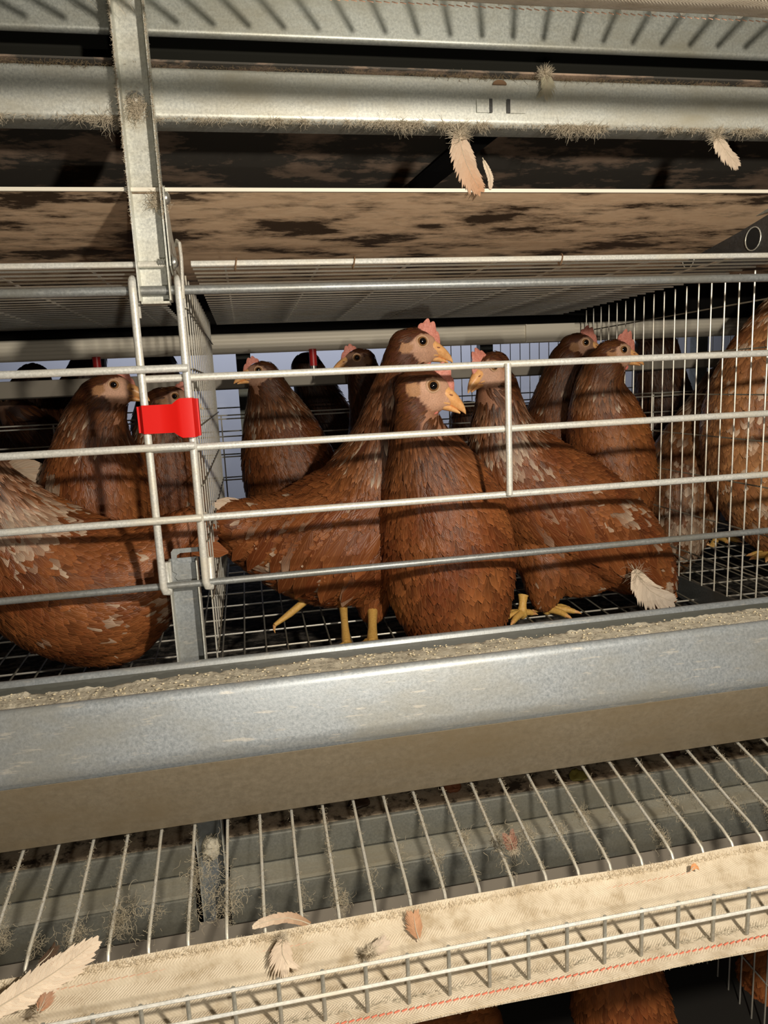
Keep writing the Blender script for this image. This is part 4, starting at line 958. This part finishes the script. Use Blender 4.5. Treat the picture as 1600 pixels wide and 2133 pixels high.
for _ in range(1500):
    z = random.uniform(1.45, 1.68); c = clump(z, 25, 4); e = random.choice((-0.0875, -0.0595))
    if e < -0.08 and z < 1.5 and random.random() < 0.7: continue
    sd.append(((e, -0.0115, z), (random.gauss(0, 0.6), -0.4, random.gauss(0, 1)), random.uniform(0.0015, 0.003+0.006*c), 0.5, 0.00018))
for _ in range(500):
    sd.append(((-0.0755+random.gauss(0, 0.004), 0.001, 1.549+random.gauss(0, 0.005)), rng.normal(0, 1, 3), random.uniform(0.003, 0.009), 0.6, 0.0002))
for _ in range(350):
    sd.append(((-0.0640+random.gauss(0, 0.004), -0.001, 1.4705+random.gauss(0, 0.004)), rng.normal(0, 1, 3), random.uniform(0.003, 0.008), 0.6, 0.0002))
for _ in range(700):
    sd.append(((-0.085+random.gauss(0, 0.012), -0.012, 1.652+random.gauss(0, 0.008)), rng.normal(0, 1, 3), random.uniform(0.005, 0.018), 0.5, 0.0002))
strands('post_lint', LINT, 'lint and down clinging to the hanging post and its bolts', sd)
# fuzz on the tray wires
sd = []
def traypt(x, s):
    y = -0.10-0.135*s; 
    if y < -0.226: t = (y+0.226)/-0.012; return np.array([x, y, zf(-0.222)+(0.9215-zf(-0.222))*min(t, 1)])
    return np.array([x, y, zf(y)])
for x in XW:
    a = 0.3+1.6*clump(x, 40, 5)
    for _ in range(int(260*a)):
        s = random.random()**0.6; p = traypt(x, s); sd.append((p+rng.normal(0, 0.0010, 3), (random.gauss(0, 1), random.gauss(0, .6)-0.3, random.gauss(0, 1)-0.4), random.uniform(0.002, 0.006), 0.6, 0.00016))
    c0 = random.uniform(0.6, 1.0)
    for _ in range(int(150*a)):
        p = traypt(x, c0)+np.array([random.gauss(0.003, 0.003), random.gauss(0, 0.005), -abs(random.gauss(0, 0.006))]); sd.append((p, rng.normal(0, 1, 3), random.uniform(0.003, 0.009), 0.7, 0.00015))
for (px, py) in ((445, 1880), (475, 1860), (430, 1800), (270, 1900), (150, 1960), (1060, 1760)):
    c0 = P(px, py, Y=-0.225)
    for _ in range(110): sd.append((c0+rng.normal(0, 0.007, 3), rng.normal(0, 1, 3), random.uniform(0.004, 0.012), 0.6, 0.00017))
strands('tray_lint', simple('tray_lint_fibre', (0.36, 0.31, 0.22), 1.0, 0, 0.1), 'grey brown lint wound round the tray wires above the egg belt', sd)
sd = []
for _ in range(9000):
    x = random.uniform(-0.34, 0.64); sd.append(((x, -0.2475-random.random()*0.006, 0.9235-random.random()*0.003), (random.gauss(0, 1), random.gauss(0.3, .6), 0.7), random.uniform(0.0012, 0.0032), 0.4, 0.00018))
for _ in range(2500):
    x = random.uniform(-0.3, 0.5); sd.append(((x, -0.330, 0.9130), (random.gauss(0, 1), -0.6, -0.2), random.uniform(0.0008, 0.0020), 0.4, 0.00015))
strands('belt_fuzz', simple('cotton_fuzz', (0.62, 0.52, 0.37), 1.0, 0, 0.1), 'frayed cotton fuzz along the edges of the lower egg belt', sd, 'fuzz')
sd = []
for _ in range(900):
    x = random.uniform(-0.3, 0.5); sd.append(((x, -0.3125+random.gauss(0, 0.0012), 0.9130), (1, random.gauss(0, 0.3), 0.25*random.random()), random.uniform(0.0015, 0.006), 0.5, 0.00016))
strands('belt_dust', LINTG, 'line of grey dust gathered on the belt behind the wire guard', sd, 'dust')

def loose(name, label, pts, width, c0, c1, cat='feather', fluff=0, up=(0, -0.5, 1.0), gl=0.006):
    """one shed feather through world points, with down at its foot"""
    pp = catmull([(*p, 1.0) for p in pts], 8)[:, :3]; L_ = np.linspace(0, len(pp)-1, 6).astype(int); C = [pp[i] for i in L_]
    ll = sum(np.linalg.norm(C[i+1]-C[i]) for i in range(5)); S = []; U_ = []
    for i in range(6):
        d = unit(C[min(i+1, 5)]-C[max(i-1, 0)]); u_ = unit(np.array(up, float)-d*(np.array(up, float) @ d)); S.append(np.cross(d, u_)); U_.append(u_)
    f = Feathers(); nb = 46; pq = np.array(pp)
    for i in range(nb):
        q_ = i/(nb-1); kk = q_*(len(pq)-1)*0.97; k0 = int(kk); b0 = pq[k0]+(pq[min(k0+1, len(pq)-1)]-pq[k0])*(kk-k0)
        d = unit(pq[min(k0+1, len(pq)-1)]-pq[max(k0-1, 0)]); u_ = unit(np.array(up, float)-d*(np.array(up, float) @ d)); sd_ = np.cross(d, u_)
        hw = width*0.5*min(1, 0.45+q_*3)*(1-max(0, q_-0.72)/0.28*0.45)
        for sg in (-1, 1):
            an = 0.95-0.55*q_+rng.normal(0, 0.06); dd = unit(sd_*sg*math.sin(an)+d*math.cos(an)); L2 = hw/max(math.sin(an), 0.62)*(1-0.35*q_**4)*rng.uniform(0.85, 1.08)
            C2 = [b0+dd*L2*t_+d*L2*0.18*t_*t_-u_*0.10*L2*t_*t_+u_*rng.normal(0, 0.00012) for t_ in (0, .2, .4, .6, .8, 1)]
            cc0 = np.array(c0)*(1-q_)+np.array(c1)*q_; cc0 = cc0*rng.uniform(0.9, 1.08); f.blade(C2, [np.cross(dd, u_)]*6, [u_]*6, max(ll/nb*3.6, 0.0009), cc0, cc0, 8, 0.5, 0.05)
    o = thing(name, tuple(C[0]), label, cat, 'loose feathers'); f.build('vane', LOOSEF, o)
    mb = MB(); mb.tube([C[0]-unit(C[1]-C[0])*ll*0.12, *[c+u_*0.0003 for c, u_ in zip(C, U_)]], [0.0005, 0.0005, 0.0004, 0.0003, 0.0003, 0.0002, 0.0001], 6); obj('shaft', mb, LINT, o)
    if fluff:
        mb = MB()
        for _ in range(fluff):
            k = random.random()*0.5; b = C[0]+(C[2]-C[0])*k; d = unit(rng.normal(0, 1, 3)*0.8+np.array(S[0])*random.choice((-1, 1))); p = b; pts_ = [p]
            for i in range(4): d = unit(d+rng.normal(0, 0.3, 3)); p = p+d*gl/4*random.uniform(0.6, 1.3); pts_.append(p)
            mb.tube(pts_, [0.00018, 0.00016, 0.00014, 0.0001, 0.00006], 3, False)
        props(obj('down', mb, LINT, o, False), kind='stuff')
    return o
W1, W2, T1, T2 = (0.62, 0.50, 0.38), (0.72, 0.60, 0.46), (0.45, 0.24, 0.13), (0.50, 0.28, 0.16)
loose('feather', 'long white tan-tipped feather hanging below the bright cross beam', [P(955, 272, Y=0.0), P(962, 310, Y=-0.003), P(975, 350, Y=-0.004), P(998, 392, Y=-0.003)], 0.024, W1, T2, fluff=220, up=(0, -1, 0.1), gl=0.014)
loose('feather', 'small white curled feather beside the long hanging one', [P(1008, 335, Y=-0.002), P(1020, 365, Y=-0.003), P(1022, 392, Y=-0.003)], 0.006, W2, W1, up=(0, -1, 0.1))
loose('feather', 'pale fluffy feather hanging under the beam near the right edge', [P(1492, 280, Y=0.0), P(1505, 305, Y=-0.003), P(1535, 342, Y=-0.004)], 0.018, W2, W1, fluff=160, up=(0, -1, 0.1), gl=0.012)
loose('feather', 'downy tuft stuck to the top edge of the bright cross beam', [P(1135, 150, Y=0.004), P(1140, 172, Y=0.002), P(1135, 192, Y=0.002)], 0.016, (0.42, 0.40, 0.28), (0.5, 0.46, 0.34), fluff=220, up=(0, -1, 0.2), gl=0.010)
loose('feather', 'big white wing feather lying across the belt in the bottom left corner', [P(-30, 2115, Y=-0.285), P(60, 2060, Y=-0.272), P(130, 2015, Y=-0.262), P(192, 1968, Y=-0.252)], 0.020, W2, W2, up=(0.2, -0.6, 1))
loose('feather', 'dark edged feather tip under the big white feather at the bottom left', [P(80, 2010, Y=-0.256), P(100, 1992, Y=-0.252), P(112, 1975, Y=-0.250)], 0.008, (0.05, 0.03, 0.02), (0.08, 0.05, 0.03))
loose('feather', 'pale downy feather on the belt under the long curved one', [P(590, 1950, Y=-0.2600), P(588, 1985, Y=-0.270), P(600, 2010, Y=-0.278)], 0.016, W1, W2, fluff=120)
loose('feather', 'curved brown and white feather on the top edge of the belt', [P(645, 1925, Y=-0.246), P(605, 1912, Y=-0.247), P(560, 1918, Y=-0.249), P(530, 1930, Y=-0.250)], 0.007, (0.30, 0.17, 0.09), W2, up=(0, -0.7, 0.7))
loose('feather', 'small tan feather lying upright on the middle of the belt', [P(872, 1955, Y=-0.272), P(866, 1935, Y=-0.266), P(862, 1908, Y=-0.260)], 0.012, T1, T2)
loose('feather', 'orange wisp of feather inside the wire guard', [P(905, 2045, Y=-0.298), P(880, 2035, Y=-0.294), P(850, 2045, Y=-0.292)], 0.008, (0.62, 0.34, 0.20), (0.6, 0.36, 0.22), fluff=60)
loose('feather', 'small orange fleck of feather on the right part of the belt', [P(1440, 1812, Y=-0.262), P(1446, 1806, Y=-0.262), P(1454, 1808, Y=-0.262)], 0.004, (0.7, 0.33, 0.14), (0.7, 0.33, 0.14))
loose('feather', 'reddish feather scrap caught in the tray wires', [P(1072, 1775, Y=-0.22), P(1066, 1758, Y=-0.222), P(1062, 1745, Y=-0.222)], 0.012, (0.28, 0.14, 0.10), (0.34, 0.18, 0.13), fluff=90, up=(0, -1, 0.3))
loose('feather', 'orange brown scrap at the left end of the belt', [P(80, 2110, Y=-0.286), P(88, 2095, Y=-0.282), P(96, 2075, Y=-0.276)], 0.010, (0.45, 0.22, 0.12), (0.5, 0.3, 0.2), fluff=40)
loose('feather', 'grey down ball on the belt left of the small tan feather', [P(768, 1985, Y=-0.283), P(785, 1975, Y=-0.280), P(800, 1962, Y=-0.277)], 0.010, (0.5, 0.42, 0.32), (0.6, 0.5, 0.4), fluff=200)
loose('feather', 'large white feather hanging from the tail of the right hen over the floor', [P(1322, 1188, Y=0.100), P(1335, 1210, Y=0.094), P(1360, 1235, Y=0.092), P(1398, 1252, Y=0.092)], 0.036, W2, (0.66, 0.57, 0.47), fluff=60, up=(0, -1, 0.25), gl=0.02)
# egg broken bits and droppings behind the upper strip
for i, (px, py, lab) in enumerate(((1205, 1615, 'yellow green dropping on the manure behind the upper strip'), (750, 1672, 'dark dropping on the manure left of centre'), (1395, 1570, 'dark brown dropping on the manure near the right edge'), (940, 1640, 'reddish dropping on the manure in the middle'))):
    c = P(px, py, Z=0.838); mb = MB(); mb.ball(c, (0.012, 0.010, 0.004), 18, 10)
    mb.v = [tuple(np.array(v)+np.array([0, 0, 0.004])*noise.noise(Vector(v)*160)+np.array([0.004, 0.003, 0])*noise.noise(Vector(v)*120)) for v in mb.v]
    props(obj('dropping', mb, simple('dropping_%s' % 'abcd'[i], [(0.22, 0.19, 0.04), (0.04, 0.022, 0.012), (0.06, 0.03, 0.018), (0.24, 0.09, 0.04)][i], 0.5)), lab, 'dropping', 'droppings on the manure')
mb = MB(); c = P(437, 1805, Y=-0.02); mb.ball((c[0], 0.012, c[2]), (0.010, 0.010, 0.014), 16, 12)
mb.v = [tuple(np.array(v)*1.0+np.array([0.003, 0.003, 0.003])*noise.noise(Vector(v)*200)) for v in mb.v]
props(obj('feed_clot', mb, FEED), 'clot of spilled feed stuck in the lower post', 'feed')
